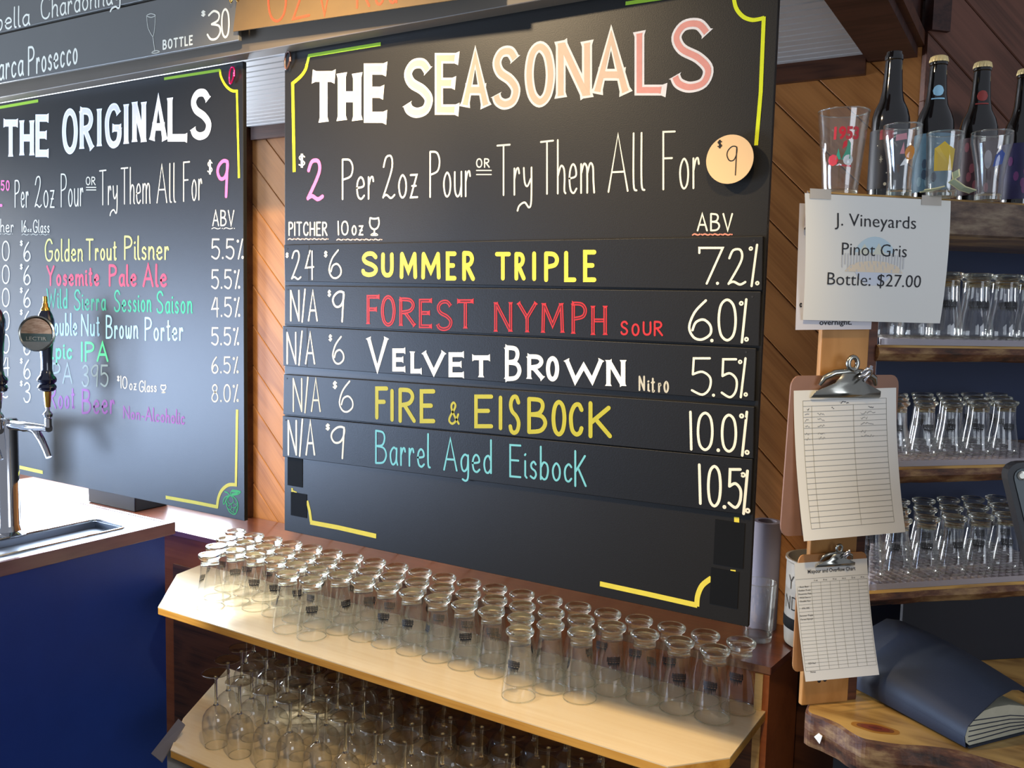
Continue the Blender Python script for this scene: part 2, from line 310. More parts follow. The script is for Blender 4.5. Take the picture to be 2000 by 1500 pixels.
# ------------------------------------------------------------------ hand lettering
# a stroke alphabet (cap height 10, '~' = curved stroke, '|' = next stroke)
FONT = {
'A': (5, '0,0 2.5,10 5,0|.9,3.4 4.1,3.4'),
'B': (4.5, '0,0 0,10|~0,10 3,9.6 3.8,7.8 2.8,5.7 0,5.3|~0,5.3 3.4,4.8 4.5,2.6 3.2,.4 0,0'),
'C': (4.5, '~4.5,8.2 3.4,9.9 1.6,9.6 .2,7.2 0,4.5 .6,1.4 2.2,0 3.8,.5 4.5,2'),
'D': (4.8, '0,0 0,10|~0,10 2.5,9.6 4.6,7.5 4.8,4.5 3.6,1.2 0,0'),
'E': (4, '4,10 0,10 0,0 4,0|0,5.2 3.2,5.2'),
'F': (4, '4,10 0,10 0,0|0,5.4 3,5.4'),
'G': (4.8, '~4.6,8.2 3.4,9.9 1.6,9.6 .2,7.2 0,4.5 .6,1.4 2.2,0 4,.6 4.8,2.4 4.8,4.4|4.8,4.4 2.8,4.4'),
'H': (4.6, '0,0 0,10|4.6,0 4.6,10|0,5 4.6,5'),
'I': (0.6, '.3,0 .3,10'),
'J': (3, '~3,10 3,2.5 2,0 .4,.6 0,2.2'),
'K': (4.6, '0,0 0,10|4.3,8.6 .2,4.2|1.2,5.2 4.6,0'),
'L': (3.8, '0,10 0,0 3.8,0'),
'M': (5.8, '0,0 .2,10|.3,9.7 2.9,2.6 5.4,9.7|5.5,10 5.8,0'),
'N': (4.8, '0,0 0,10|.1,9.7 4.7,.3|4.8,0 4.8,10'),
'O': (5, '~2.5,10 .7,8.6 0,5 .7,1.4 2.5,0 4.3,1.4 5,5 4.3,8.6 2.5,10'),
'P': (4, '0,0 0,10|~0,10 2.8,9.7 4,7.9 3.2,5.7 0,4.9'),
'R': (4.6, '0,0 0,10|~0,10 3,9.7 4.1,7.8 3,5.7 0,5|1.4,5.1 4.6,0'),
'S': (4.2, '~4.1,8.4 3,9.9 1.2,9.7 .2,7.9 .9,6 3,4.6 4.2,2.8 3.6,.7 1.9,0 .5,.6 0,1.8'),
'T': (4.8, '0,10 4.8,10|2.4,10 2.4,0'),
'U': (4.4, '~0,10 0,3 .8,.6 2.2,0 3.6,.6 4.4,3 4.4,10'),
'V': (4.8, '0,10 2.4,0 4.8,10'),
'W': (6.6, '0,10 1.7,0 3.3,7 4.9,0 6.6,10'),
'Y': (4.8, '0,10 2.4,5|4.8,10 2.4,5 2.4,0'),
'Z': (4.6, '0,10 4.4,10 0,0 4.6,.4'),
'a': (3, '~3,4.6 1.6,5.2 .3,4 0,2.4 .5,.5 1.5,0 2.7,1.3 3,4.4|~3,5 2.9,1.5 3.4,0'),
'b': (3, '0,10 0,0|~0,3.6 1.2,5.2 2.6,4.6 3,2.6 2.4,.5 1.2,0 0,1'),
'c': (2.8, '~2.8,4.4 1.7,5.2 .4,4.2 0,2.5 .5,.5 1.7,0 2.8,.9'),
'd': (3, '3,10 3,0|~3,3.6 1.9,5.2 .5,4.4 0,2.4 .6,.4 1.8,0 3,1.2'),
'e': (3, '~0,2.7 2.7,3.1 2.6,4.6 1.5,5.3 .4,4.4 0,2.6 .5,.6 1.8,0 3,.8'),
'g': (3, '~3,4.6 1.6,5.2 .3,4 0,2.4 .5,.5 1.5,0 2.7,1.3 3,4.4|~3,5 3,-1.5 2,-3 .6,-2.6'),
'h': (3, '0,10 0,0|~0,3.2 1.3,5.1 2.6,4.6 2.9,2.8 2.8,.6 3.3,0'),
'i': (0.8, '.3,5.2 .3,.6 .8,0|.2,7.1 .4,7.4'),
'k': (3, '0,10 0,0|2.8,5.4 .2,2.4|.9,3 3,0'),
'l': (0.9, '~.2,10 .2,1.2 .9,0'),
'm': (5, '0,5.2 0,0|~0,3.4 1.1,5.2 2.2,4.6 2.4,2.6 2.4,0|~2.4,3.4 3.5,5.2 4.6,4.6 4.8,2.2 5.1,0'),
'n': (3, '0,5.2 0,0|~0,3.2 1.3,5.2 2.5,4.7 2.9,2.8 2.8,.8 3.2,0'),
'o': (3, '~1.5,5.2 .4,4.2 0,2.6 .5,.7 1.5,0 2.6,.8 3,2.6 2.6,4.3 1.5,5.2'),
'p': (3, '0,5.2 0,-3.4|~0,3.6 1.2,5.2 2.6,4.6 3,2.6 2.4,.5 1.2,0 0,1'),
'r': (2.2, '0,5.2 0,0|~0,3 .9,4.9 1.8,5.2 2.2,4.2'),
's': (2.4, '~2.3,4.4 1.4,5.2 .3,4.4 .5,3.2 2,2.3 2.4,1.1 1.5,0 0,.6'),
't': (2.2, '~1,8.6 1,1 1.5,0 2.2,.5|0,6 2.2,6.2'),
'u': (3, '~0,5.2 .1,1.4 1.1,0 2.3,.6 3,2.4|3,5.2 3,0'),
'w': (4.2, '~0,5.2 .3,1 1.2,0 2.1,1.6 2.2,4.4|~2.2,2 2.8,0 3.8,.7 4.2,5.2'),
'y': (3.2, '~0,5.2 .4,2.4 1.5,1.6 2.9,3|~3.2,5.2 3.1,-1.2 2.2,-2.6 .4,-1.6 -1.8,-2.2 -2.6,-3.2'),
'z': (2.8, '0,5.1 2.6,5.1 0,0 2.8,0|.6,2.6 2.2,2.6'),
'0': (4, '~2,10 .5,8.6 0,5 .5,1.4 2,0 3.5,1.4 4,5 3.5,8.6 2,10'),
'1': (0.6, '.2,10 .4,0'),
'2': (4.4, '~.2,7.4 1.2,9.6 3,9.8 3.6,8 2.8,5.4 0,.2|~0,.3 1.3,.8 3,0 4.4,.7'),
'3': (3.6, '~.4,8.8 1.8,10 3.2,8.8 3,6.6 1.2,5.5|~1.2,5.5 3.2,4.6 3.6,2.4 2.6,.3 1,.2 0,2'),
'4': (4, '2.2,10 0,4 4,4.3|3.2,9.8 3.3,0'),
'5': (4, '3.8,10 .4,10 .2,5.6|~.2,5.6 2.2,6.3 3.9,4.6 3.7,1.6 2.2,0 0,1.2'),
'6': (4, '~3,10 1,7 0,3.2 .8,.6 2.3,0 3.8,1.4 3.8,3.6 2.6,5.1 1.2,4.4 .6,2.4'),
'7': (4.4, '0,8.6 0,10 4.4,10 1.4,0'),
'8': (4, '~3.4,8.6 2.2,10 .7,9 .8,6.8 3.1,4.8 3.9,2.4 2.9,.3 1.2,.2 .1,2 1,4.6 3,6.6 3.4,8.6'),
'9': (3.6, '~3.6,9.6 2,10 .4,8.6 0,6.8 .9,5.1 2.4,5.2 3.4,7 3.6,9.6|3.6,9.8 3.1,0'),
'$': (3, '~2.8,8 1.6,9 .4,8 .5,6.3 2.3,4.4 2.8,2.8 1.6,1.2 .1,2|1.2,10 1.2,0|1.8,10 1.8,0'),
'%': (3.6, '3,10 .8,0|@.5,9.1|@3.1,.7'),
'.': (0.8, '#.4,.4'),
'/': (2.6, '2.2,10.4 .2,-.4'),
'&': (4.4, '~4.4,0 2.6,3.4 1.2,7 1.2,9 2.1,10 2.9,8.8 2.4,6.8 .6,3.6 .1,1.4 1.4,0 3,1.2 4.2,4.4'),
'*': (2, '0,6 2,9|0,9 2,6|1,5.5 1,9.6'),
'-': (2, '0,2.6 2,2.6'),
'^': (5, '~.3,10 0,7 .8,4.4 2.5,3.4 4.2,4.4 5,7 4.7,10|~.3,10 2.5,9.5 4.7,10|2.5,3.4 2.5,1|~1,.2 2.5,1 4,.2 2.5,0 1,.2'),
}
# letters: owner, part name, paint, brush width, style, then each letter with the four corners of its box (x, z on the owner's face, 0.1 mm)
LETTERS = [
('sea','heading_lettering','head',256,'head',[('T',-15914,21744,-15123,21680,-15133,23011,-15920,23099),('H',-15057,21711,-14313,21650,-14328,23003,-15068,23088),('E',-14235,21715,-13520,21655,-13539,23005,-14250,23088)]),
('sea','heading_lettering','head',228,'head',[('S',-13059,21727,-12213,21654,-12238,22971,-13080,23072),('E',-12158,21717,-11477,21657,-11507,22992,-12185,23075),('A',-11458,21709,-10669,21638,-10702,22926,-11487,23023),('S',-10639,21691,-9914,21625,-9951,22950,-10673,23041),('O',-9813,21663,-9068,21594,-9111,22936,-9852,23031),('N',-9057,21671,-8224,21592,-8272,22948,-9101,23057),('A',-8237,21670,-7366,21585,-7416,22901,-8285,23018)]),
('sea','heading_lettering','headpink',206,'head',[('L',-7297,21661,-6612,21594,-6666,22906,-7348,23000),('S',-6560,21641,-5694,21553,-5755,22920,-6619,23043)]),
('sea','lettering','cream_paint',34,'',[('$',-16361,20788,-16117,20774,-16118,21125,-16362,21141)]),
('sea','lettering','pink_paint',98,'',[('2',-16079,19955,-15495,19931,-15502,20973,-16083,21010)]),
('sea','lettering','cream_paint',46,'',[('P',-14911,19933,-14544,19923,-14554,20925,-14919,20924),('e',-14453,19920,-14183,19912,-14194,20926,-14463,20925),('r',-14094,19910,-13899,19904,-13911,20927,-14106,20926)]),
('sea','lettering','cream_paint',45,'',[('2',-13649,19901,-13262,19896,-13277,20927,-13663,20927),('o',-13175,19895,-12916,19891,-12933,20928,-13191,20928),('z',-12831,19890,-12593,19887,-12612,20928,-12848,20928)]),
('sea','lettering','cream_paint',43,'',[('P',-12273,19878,-11967,19870,-11988,20930,-12292,20928),('o',-11891,19868,-11666,19863,-11688,20932,-11913,20930),('u',-11591,19861,-11369,19855,-11393,20933,-11614,20932),('r',-11296,19853,-11135,19849,-11160,20934,-11320,20934)]),
('sea','lettering','cream_paint',41,'',[('T',-10465,19839,-10106,19833,-10136,20936,-10494,20938),('r',-10032,19832,-9871,19830,-9902,20936,-10063,20936),('y',-9798,19829,-9566,19825,-9599,20935,-9829,20936)]),
('sea','lettering','cream_paint',40,'',[('T',-9379,19821,-9043,19814,-9079,20943,-9413,20935),('h',-8974,19813,-8768,19808,-8805,20949,-9010,20944),('e',-8700,19807,-8497,19802,-8536,20955,-8737,20950),('m',-8430,19801,-8098,19794,-8139,20964,-8469,20957)]),
('sea','lettering','cream_paint',38,'',[('A',-7812,19794,-7353,19795,-7397,20954,-7854,20970),('l',-7263,19795,-7182,19795,-7227,20947,-7307,20950),('l',-7093,19795,-7013,19796,-7058,20941,-7138,20944)]),
('sea','lettering','cream_paint',37,'',[('F',-6637,19791,-6363,19788,-6411,20916,-6684,20928),('o',-6295,19788,-6093,19785,-6142,20905,-6343,20913),('r',-6026,19785,-5881,19783,-5929,20896,-6075,20902)]),
('sea','lettering','cream_paint',32,'',[('O',-11014,20476,-10847,20466,-10853,20676,-11019,20687),('R',-10804,20464,-10653,20455,-10658,20663,-10810,20673)]),
('sea','lettering','cream_paint',40,'',[('P',-16695,19106,-16531,19103,-16532,19462,-16696,19466),('I',-16490,19102,-16465,19101,-16466,19460,-16491,19460),('T',-16425,19101,-16230,19097,-16231,19453,-16426,19459),('C',-16190,19096,-16009,19093,-16011,19447,-16191,19452),('H',-15969,19092,-15787,19088,-15788,19441,-15971,19446),('E',-15747,19087,-15590,19084,-15592,19435,-15749,19440),('R',-15551,19084,-15372,19080,-15374,19429,-15553,19434)]),
('sea','lettering','cream_paint',39,'',[('1',-15036,19086,-15001,19085,-15004,19444,-15039,19445),('0',-14924,19084,-14690,19079,-14694,19435,-14927,19442)]),
('sea','lettering','cream_paint',38,'',[('o',-14592,19077,-14435,19074,-14439,19513,-14597,19518),('z',-14367,19073,-14221,19070,-14226,19507,-14371,19511)]),
('sea','lettering','cream_paint',41,'',[('^',-14046,19054,-13716,19048,-13722,19491,-14051,19501)]),
('sea','lettering','cream_paint',34,'',[('A',-5906,18982,-5686,18977,-5701,19324,-5922,19332),('B',-5642,18976,-5446,18972,-5462,19316,-5657,19323),('V',-5403,18971,-5197,18967,-5213,19308,-5418,19315)]),
('s1','lettering','cream_paint',32,'',[('$',-16711,18546,-16603,18545,-16603,18687,-16711,18688)]),
('s1','lettering','cream_paint',43,'',[('2',-16513,17991,-16162,17993,-16165,18746,-16514,18750),('4',-16036,17994,-15724,17996,-15727,18741,-16039,18744)]),
('s1','lettering','cream_paint',31,'',[('$',-15402,18549,-15284,18548,-15285,18711,-15403,18712)]),
('s1','lettering','cream_paint',42,'',[('6',-15247,18024,-14814,18026,-14820,18742,-15252,18748)]),
('s1','name_lettering','yellow_paint',105,'bold',[('S',-14197,18078,-13691,18080,-13698,18681,-14203,18686),('U',-13582,18068,-13212,18070,-13221,18652,-13589,18656),('M',-13029,18035,-12522,18038,-12533,18657,-13039,18662),('M',-12404,18027,-11855,18030,-11867,18650,-12415,18656),('E',-11713,18007,-11418,18009,-11432,18657,-11726,18660),('R',-11265,17999,-10923,18001,-10938,18663,-11280,18666)]),
('s1','name_lettering','yellow_paint',96,'bold',[('T',-10401,18015,-9996,18018,-10013,18631,-10417,18635),('R',-9906,18018,-9625,18020,-9643,18627,-9923,18630),('I',-9448,18010,-9386,18011,-9404,18635,-9467,18636),('P',-9174,17991,-8819,17993,-8839,18629,-9194,18633),('L',-8698,17994,-8412,17996,-8433,18635,-8719,18638),('E',-8259,17997,-7956,17999,-7979,18651,-8281,18654)]),
('s1','lettering','cream_paint',43,'',[('7',-5800,17966,-5299,17970,-5332,18677,-5831,18684),('.',-5468,17968,-5378,17969,-5385,18123,-5475,18122),('2',-5229,17951,-4870,17955,-4904,18652,-5262,18657),('%',-4831,17927,-4622,17929,-4660,18724,-4869,18727)]),
('s2','lettering','cream_paint',46,'',[('N',-16547,16941,-16217,16951,-16219,17749,-16548,17745),('/',-16162,16953,-15986,16958,-15989,17752,-16165,17750),('A',-15932,16960,-15598,16969,-15602,17756,-15935,17752)]),
('s2','lettering','cream_paint',31,'',[('$',-15278,17584,-15160,17586,-15161,17761,-15279,17760)]),
('s2','lettering','cream_paint',51,'',[('9',-15122,16959,-14722,16971,-14729,17741,-15127,17737)]),
('s2','name_lettering','red_paint',86,'line',[('F',-14016,16914,-13613,16927,-13623,17657,-14024,17651),('O',-13575,16910,-13135,16924,-13146,17660,-13585,17654),('R',-13021,16903,-12526,16919,-12538,17616,-13032,17608),('E',-12450,16911,-12069,16924,-12082,17592,-12462,17586),('S',-11959,16861,-11507,16877,-11522,17581,-11973,17573),('T',-11385,16895,-10925,16912,-10942,17601,-11400,17593)]),
('s2','name_lettering','red_paint',78,'line',[('N',-10391,16863,-9931,16880,-9951,17594,-10410,17586),('Y',-9815,16871,-9297,16890,-9318,17599,-9835,17590),('M',-9207,16884,-8663,16904,-8685,17598,-9228,17588),('P',-8487,16889,-8132,16902,-8156,17601,-8510,17594),('H',-8033,16881,-7680,16894,-7704,17563,-8056,17556)]),
('s2','style_lettering','red_paint',41,'',[('S',-7382,16937,-7215,16943,-7226,17235,-7393,17230),('O',-7141,16931,-6966,16937,-6976,17190,-7151,17185),('U',-6901,16949,-6715,16956,-6727,17240,-6912,17235),('R',-6666,16946,-6470,16953,-6483,17257,-6678,17251)]),
('s2','lettering','cream_paint',48,'',[('6',-5958,16887,-5470,16907,-5505,17693,-5992,17684),('0',-5373,16897,-5001,16912,-5039,17715,-5410,17709),('.',-5514,16891,-5454,16893,-5457,16952,-5517,16949)]),
('s2','lettering','cream_paint',47,'',[('%',-4959,16876,-4776,16884,-4816,17724,-4998,17721)]),
('s3','lettering','cream_paint',47,'',[('N',-16672,15836,-16326,15855,-16328,16688,-16673,16676),('/',-16269,15858,-16085,15869,-16088,16697,-16271,16690),('A',-16028,15872,-15679,15891,-15683,16712,-16031,16699)]),
('s3','lettering','cream_paint',31,'',[('$',-15237,16487,-15118,16492,-15120,16669,-15238,16664)]),
('s3','lettering','cream_paint',42,'',[('6',-15114,15922,-14713,15944,-14719,16646,-15119,16631)]),
('s3','name_lettering','white_paint',106,'serif',[('V',-14003,15816,-13342,15855,-13354,16710,-14013,16685),('E',-13216,15863,-12823,15886,-12832,16425,-13224,16407),('L',-12678,15848,-12343,15868,-12353,16429,-12687,16414),('V',-12343,15832,-11669,15874,-11681,16453,-12353,16422),('E',-11591,15829,-11161,15856,-11174,16415,-11603,16394),('T',-10953,15814,-10465,15845,-10479,16380,-10966,16356)]),
('s3','name_lettering','white_paint',97,'serif',[('B',-10087,15836,-9670,15863,-9692,16635,-10108,16616),('R',-9525,15872,-9091,15900,-9109,16471,-9542,16450),('O',-9065,15896,-8748,15916,-8765,16449,-9081,16434),('W',-8624,15885,-7721,15945,-7741,16479,-8642,16433),('N',-7656,15846,-7234,15875,-7258,16494,-7678,16472)]),
('s3','style_lettering','dim_paint',39,'',[('N',-6946,15842,-6808,15852,-6820,16158,-6958,16150),('i',-6749,15838,-6716,15840,-6728,16139,-6761,16137),('t',-6683,15830,-6596,15836,-6609,16171,-6696,16166),('r',-6531,15841,-6463,15846,-6477,16179,-6545,16175),('o',-6418,15840,-6303,15848,-6321,16270,-6436,16264)]),
('s3','lettering','cream_paint',44,'',[('5',-5856,15826,-5438,15857,-5471,16594,-5888,16573),('.',-5437,15848,-5371,15853,-5374,15915,-5440,15910),('5',-5264,15820,-4931,15845,-4966,16602,-5299,16585),('%',-4931,15845,-4742,15859,-4779,16629,-4967,16619)]),
('s4','lettering','dim_paint',47,'',[('N',-16453,14624,-16115,14652,-16118,15528,-16455,15507),('/',-16059,14657,-15879,14672,-15883,15543,-16062,15532),('A',-15824,14677,-15482,14705,-15487,15568,-15828,15547)]),
('s4','lettering','cream_paint',34,'',[('$',-15093,15313,-14941,15323,-14943,15526,-15095,15516)]),
('s4','lettering','cream_paint',43,'',[('6',-14886,14742,-14406,14782,-14413,15573,-14893,15542)]),
('s4','name_lettering','olive_paint',102,'bold',[('F',-13726,14672,-13325,14708,-13337,15501,-13736,15474),('I',-13255,14662,-13162,14670,-13173,15453,-13266,15447),('R',-13014,14654,-12501,14700,-12515,15528,-13027,15493),('E',-12389,14703,-11940,14743,-11955,15531,-12403,15500)]),
('s4','name_lettering','olive_paint',93,'bold',[('E',-10865,14725,-10365,14772,-10384,15521,-10883,15485),('I',-10212,14742,-10133,14749,-10153,15514,-10232,15508),('S',-9964,14663,-9660,14693,-9685,15572,-9988,15550),('B',-9492,14729,-9000,14776,-9025,15571,-9515,15534),('O',-8895,14734,-8539,14768,-8564,15540,-8919,15513),('C',-8478,14774,-8138,14808,-8162,15522,-8502,15496),('K',-8023,14780,-7491,14833,-7519,15594,-8050,15554)]),
('s4','name_lettering','olive_paint',52,'bold',[('&',-11581,14740,-11263,14769,-11274,15299,-11592,15275)]),
('s4','lettering','cream_paint',51,'',[('1',-5835,14755,-5783,14760,-5817,15539,-5868,15535),('0',-5690,14760,-5355,14796,-5389,15555,-5723,15527),('.',-5304,14791,-5224,14800,-5228,14888,-5308,14880),('0',-5213,14781,-4897,14815,-4932,15554,-5247,15527),('%',-4854,14741,-4661,14763,-4702,15631,-4896,15615)]),
('s5','lettering','cream_paint',56,'',[('N',-16633,13475,-16297,13512,-16299,14439,-16634,14410),('/',-16241,13518,-16062,13538,-16065,14460,-16244,14444),('A',-16007,13544,-15667,13581,-15672,14494,-16010,14465)]),
('s5','lettering','cream_paint',40,'',[('$',-15324,14253,-15171,14268,-15172,14448,-15326,14434)]),
('s5','lettering','cream_paint',52,'',[('9',-15148,13547,-14676,13599,-14683,14428,-15154,14385)]),
('s5','name_lettering','teal_paint',49,'',[('B',-13713,13594,-13347,13612,-13358,14445,-13723,14429),('a',-13266,13615,-13027,13627,-13040,14458,-13278,14448),('r',-12948,13631,-12775,13639,-12788,14469,-12961,14461),('r',-12697,13643,-12526,13651,-12540,14479,-12710,14472),('e',-12448,13655,-12218,13666,-12234,14492,-12463,14483),('l',-12142,13669,-12074,13673,-12090,14498,-12158,14495)]),
('s5','name_lettering','teal_paint',47,'',[('A',-11695,13669,-11296,13692,-11313,14465,-11711,14440),('g',-11217,13697,-10983,13710,-11001,14485,-11235,14470),('e',-10905,13714,-10675,13728,-10694,14504,-10924,14490),('d',-10598,13732,-10371,13745,-10391,14524,-10618,14509)]),
('s5','name_lettering','teal_paint',45,'',[('E',-9918,13731,-9612,13745,-9633,14483,-9938,14467),('i',-9537,13748,-9477,13751,-9498,14490,-9558,14487),('s',-9402,13754,-9223,13762,-9245,14504,-9423,14494),('b',-9149,13765,-8928,13775,-8951,14519,-9171,14507),('o',-8855,13778,-8639,13788,-8663,14534,-8879,14523),('c',-8567,13791,-8368,13800,-8392,14549,-8591,14538)]),
('s5','name_lettering','teal_paint',46,'',[('K',-8317,13719,-8030,13756,-8057,14530,-8343,14500)]),
('s5','lettering','cream_paint',55,'',[('1',-5613,13712,-5551,13720,-5587,14531,-5649,14524),('0',-5437,13686,-5145,13727,-5182,14547,-5474,14514),('.',-5134,13708,-5054,13720,-5058,13808,-5138,13797),('5',-5034,13712,-4749,13753,-4786,14534,-5070,14501),('%',-4773,13631,-4598,13656,-4639,14522,-4814,14501)]),
('disc','lettering','ink',19,'',[('$',-5495,20477,-5398,20470,-5405,20628,-5503,20635)]),
('disc','lettering','ink',19,'',[('9',-5297,19971,-5095,19960,-5120,20497,-5322,20511)]),
('ori','heading_lettering','headwhite',224,'head',[('T',-29540,21805,-28678,21751,-28619,23025,-29476,23098),('H',-28589,21784,-27806,21734,-27751,23035,-28529,23103),('E',-27720,21790,-26993,21744,-26942,23035,-27664,23099)]),
('ori','heading_lettering','headwhite',203,'head',[('O',-26306,21778,-25501,21725,-25455,23084,-26256,23158),('R',-25407,21778,-24688,21730,-24648,23032,-25363,23098),('I',-24499,21793,-24388,21786,-24351,23071,-24461,23081),('G',-24174,21811,-23396,21757,-23364,23035,-24138,23108),('I',-23233,21772,-23127,21764,-23096,23083,-23200,23093),('N',-22902,21801,-22284,21757,-22257,23066,-22872,23126),('A',-22128,21788,-21364,21734,-21343,23010,-22102,23085),('L',-21350,21800,-20516,21739,-20499,23009,-21328,23092),('S',-20402,21771,-19564,21709,-19550,23050,-20384,23136)]),
('ori','lettering','pink_paint',55,'',[('5',-29727,20824,-29508,20814,-29491,21160,-29709,21171),('0',-29437,20811,-29220,20801,-29204,21145,-29420,21156)]),
('ori','lettering','pink_paint',93,'',[('L',-30178,20327,-29662,20308,-29618,21199,-30131,21226)]),
('ori','lettering','cream_paint',47,'',[('P',-28952,20249,-28671,20239,-28629,21151,-28910,21133),('e',-28601,20237,-28392,20229,-28350,21168,-28559,21155),('r',-28323,20227,-28171,20222,-28129,21182,-28281,21172)]),
('ori','lettering','cream_paint',46,'',[('2',-27832,20210,-27439,20195,-27397,21202,-27789,21201),('o',-27350,20192,-27086,20183,-27046,21203,-27309,21202),('z',-26999,20180,-26755,20171,-26716,21203,-26959,21203)]),
('ori','lettering','cream_paint',45,'',[('P',-26432,20169,-26124,20168,-26087,21202,-26394,21204),('o',-26048,20167,-25820,20167,-25784,21199,-26011,21201),('u',-25744,20166,-25519,20165,-25484,21197,-25709,21199),('r',-25444,20165,-25280,20164,-25247,21195,-25410,21197)]),
('ori','lettering','cream_paint',43,'',[('T',-24498,20157,-24148,20153,-24119,21197,-24468,21191),('r',-24076,20153,-23918,20151,-23890,21200,-24047,21198),('y',-23846,20150,-23619,20148,-23591,21205,-23818,21201)]),
('ori','lettering','cream_paint',42,'',[('T',-23475,20146,-23124,20139,-23098,21206,-23448,21206),('h',-23051,20138,-22835,20134,-22811,21207,-23026,21206),('e',-22763,20133,-22550,20129,-22526,21207,-22739,21207),('m',-22479,20128,-22127,20121,-22106,21208,-22456,21207)]),
('ori','lettering','cream_paint',41,'',[('A',-21857,20118,-21392,20112,-21373,21209,-21837,21208),('l',-21300,20111,-21217,20110,-21199,21209,-21281,21209),('l',-21126,20109,-21044,20108,-21026,21209,-21108,21209)]),
('ori','lettering','cream_paint',40,'',[('F',-20721,20116,-20441,20122,-20426,21211,-20705,21209),('o',-20371,20123,-20164,20128,-20150,21212,-20357,21211),('r',-20095,20130,-19944,20133,-19932,21213,-20082,21212)]),
('ori','lettering','cream_paint',34,'',[('O',-25133,20784,-24912,20773,-24904,21030,-25124,21042),('R',-24855,20770,-24654,20761,-24647,21016,-24847,21027)]),
('ori','lettering','cream_paint',33,'',[('$',-19732,20808,-19508,20796,-19504,21188,-19727,21202)]),
('ori','lettering','pink_paint',98,'',[('9',-19373,20166,-18894,20146,-18887,21162,-19363,21192)]),
('ori','lettering','cream_paint',39,'',[('A',-19542,19422,-19275,19415,-19271,19850,-19538,19859),('B',-19222,19414,-18985,19408,-18982,19840,-19218,19848),('V',-18933,19407,-18683,19400,-18680,19830,-18930,19838)]),
('ori','lettering','cream_paint',38,'',[('P',-30905,19503,-30587,19496,-30563,19953,-30880,19962),('i',-30508,19495,-30445,19493,-30421,19948,-30484,19950),('t',-30366,19492,-30194,19488,-30171,19941,-30343,19946),('c',-30116,19486,-29899,19481,-29877,19932,-30093,19939),('h',-29822,19480,-29592,19475,-29570,19923,-29800,19930),('e',-29516,19473,-29288,19468,-29267,19914,-29494,19921),('r',-29213,19467,-29047,19463,-29027,19907,-29192,19912)]),
('ori','lettering','cream_paint',37,'',[('1',-28580,19453,-28553,19452,-28536,19844,-28562,19845),('6',-28496,19451,-28320,19447,-28303,19837,-28478,19842)]),
('ori','lettering','cream_paint',22,'',[('o',-28262,19462,-28165,19460,-28158,19622,-28255,19625),('z',-28124,19459,-28034,19457,-28027,19619,-28116,19621)]),
('ori','lettering','cream_paint',36,'',[('G',-27950,19423,-27702,19418,-27685,19835,-27932,19843),('l',-27651,19417,-27605,19416,-27588,19833,-27634,19834),('a',-27554,19415,-27401,19411,-27384,19827,-27537,19831),('s',-27350,19410,-27229,19408,-27212,19822,-27334,19825),('s',-27178,19407,-27058,19404,-27042,19817,-27162,19820)]),
('ori','lettering','cream_paint',49,'',[('2',-30456,18544,-29954,18541,-29921,19214,-30420,19222),('0',-29774,18541,-29329,18538,-29297,19203,-29741,19211)]),
('ori','lettering','cream_paint',33,'',[('$',-28716,19013,-28542,19010,-28533,19207,-28707,19210)]),
('ori','lettering','cream_paint',51,'',[('6',-28535,18518,-28132,18516,-28104,19151,-28506,19157)]),
('ori','lettering','cream_paint',49,'',[('2',-30496,17777,-29993,17781,-29960,18423,-30462,18425),('0',-29812,17782,-29365,17786,-29335,18421,-29780,18423)]),
('ori','lettering','cream_paint',33,'',[('$',-28751,18254,-28576,18254,-28567,18452,-28742,18453)]),
('ori','lettering','cream_paint',52,'',[('6',-28569,17759,-28164,17763,-28136,18401,-28540,18403)]),
('ori','lettering','cream_paint',50,'',[('2',-30536,17005,-30032,17016,-29999,17662,-30502,17657),('0',-29850,17020,-29401,17029,-29371,17669,-29818,17664)]),
('ori','lettering','cream_paint',33,'',[('$',-28786,17492,-28610,17494,-28601,17693,-28777,17691)]),
('ori','lettering','cream_paint',52,'',[('6',-28602,17030,-28196,17039,-28169,17648,-28574,17644)]),
('ori','lettering','cream_paint',50,'',[('2',-30578,16211,-30071,16229,-30038,16896,-30543,16884),('0',-29889,16235,-29439,16251,-29407,16911,-29856,16901)]),
('ori','lettering','cream_paint',34,'',[('$',-28819,16775,-28642,16779,-28633,16979,-28809,16975)]),
('ori','lettering','cream_paint',52,'',[('6',-28637,16246,-28229,16261,-28200,16940,-28606,16930)]),
('ori','lettering','cream_paint',50,'',[('2',-30619,15430,-30110,15454,-30076,16126,-30584,16107),('0',-29928,15463,-29476,15485,-29444,16149,-29894,16133)]),
('ori','lettering','cream_paint',34,'',[('$',-28853,16020,-28676,16027,-28667,16228,-28844,16222)]),
('ori','lettering','cream_paint',53,'',[('6',-28672,15474,-28263,15494,-28232,16194,-28640,16179)]),
('ori','lettering','cream_paint',50,'',[('2',-30659,14661,-30149,14693,-30116,15351,-30625,15325),('4',-29965,14704,-29512,14732,-29481,15383,-29933,15360)]),
('ori','lettering','cream_paint',34,'',[('$',-28892,15176,-28714,15186,-28705,15388,-28882,15379)]),
('ori','lettering','cream_paint',53,'',[('6',-28707,14681,-28297,14707,-28268,15361,-28678,15339)]),
('ori','lettering','cream_paint',51,'',[('2',-30102,13950,-29639,13985,-29611,14572,-30072,14542)]),
('ori','lettering','cream_paint',34,'',[('$',-28926,14429,-28748,14441,-28738,14645,-28917,14633)]),
('ori','lettering','cream_paint',53,'',[('3',-28742,13899,-28330,13931,-28300,14623,-28711,14596)]),
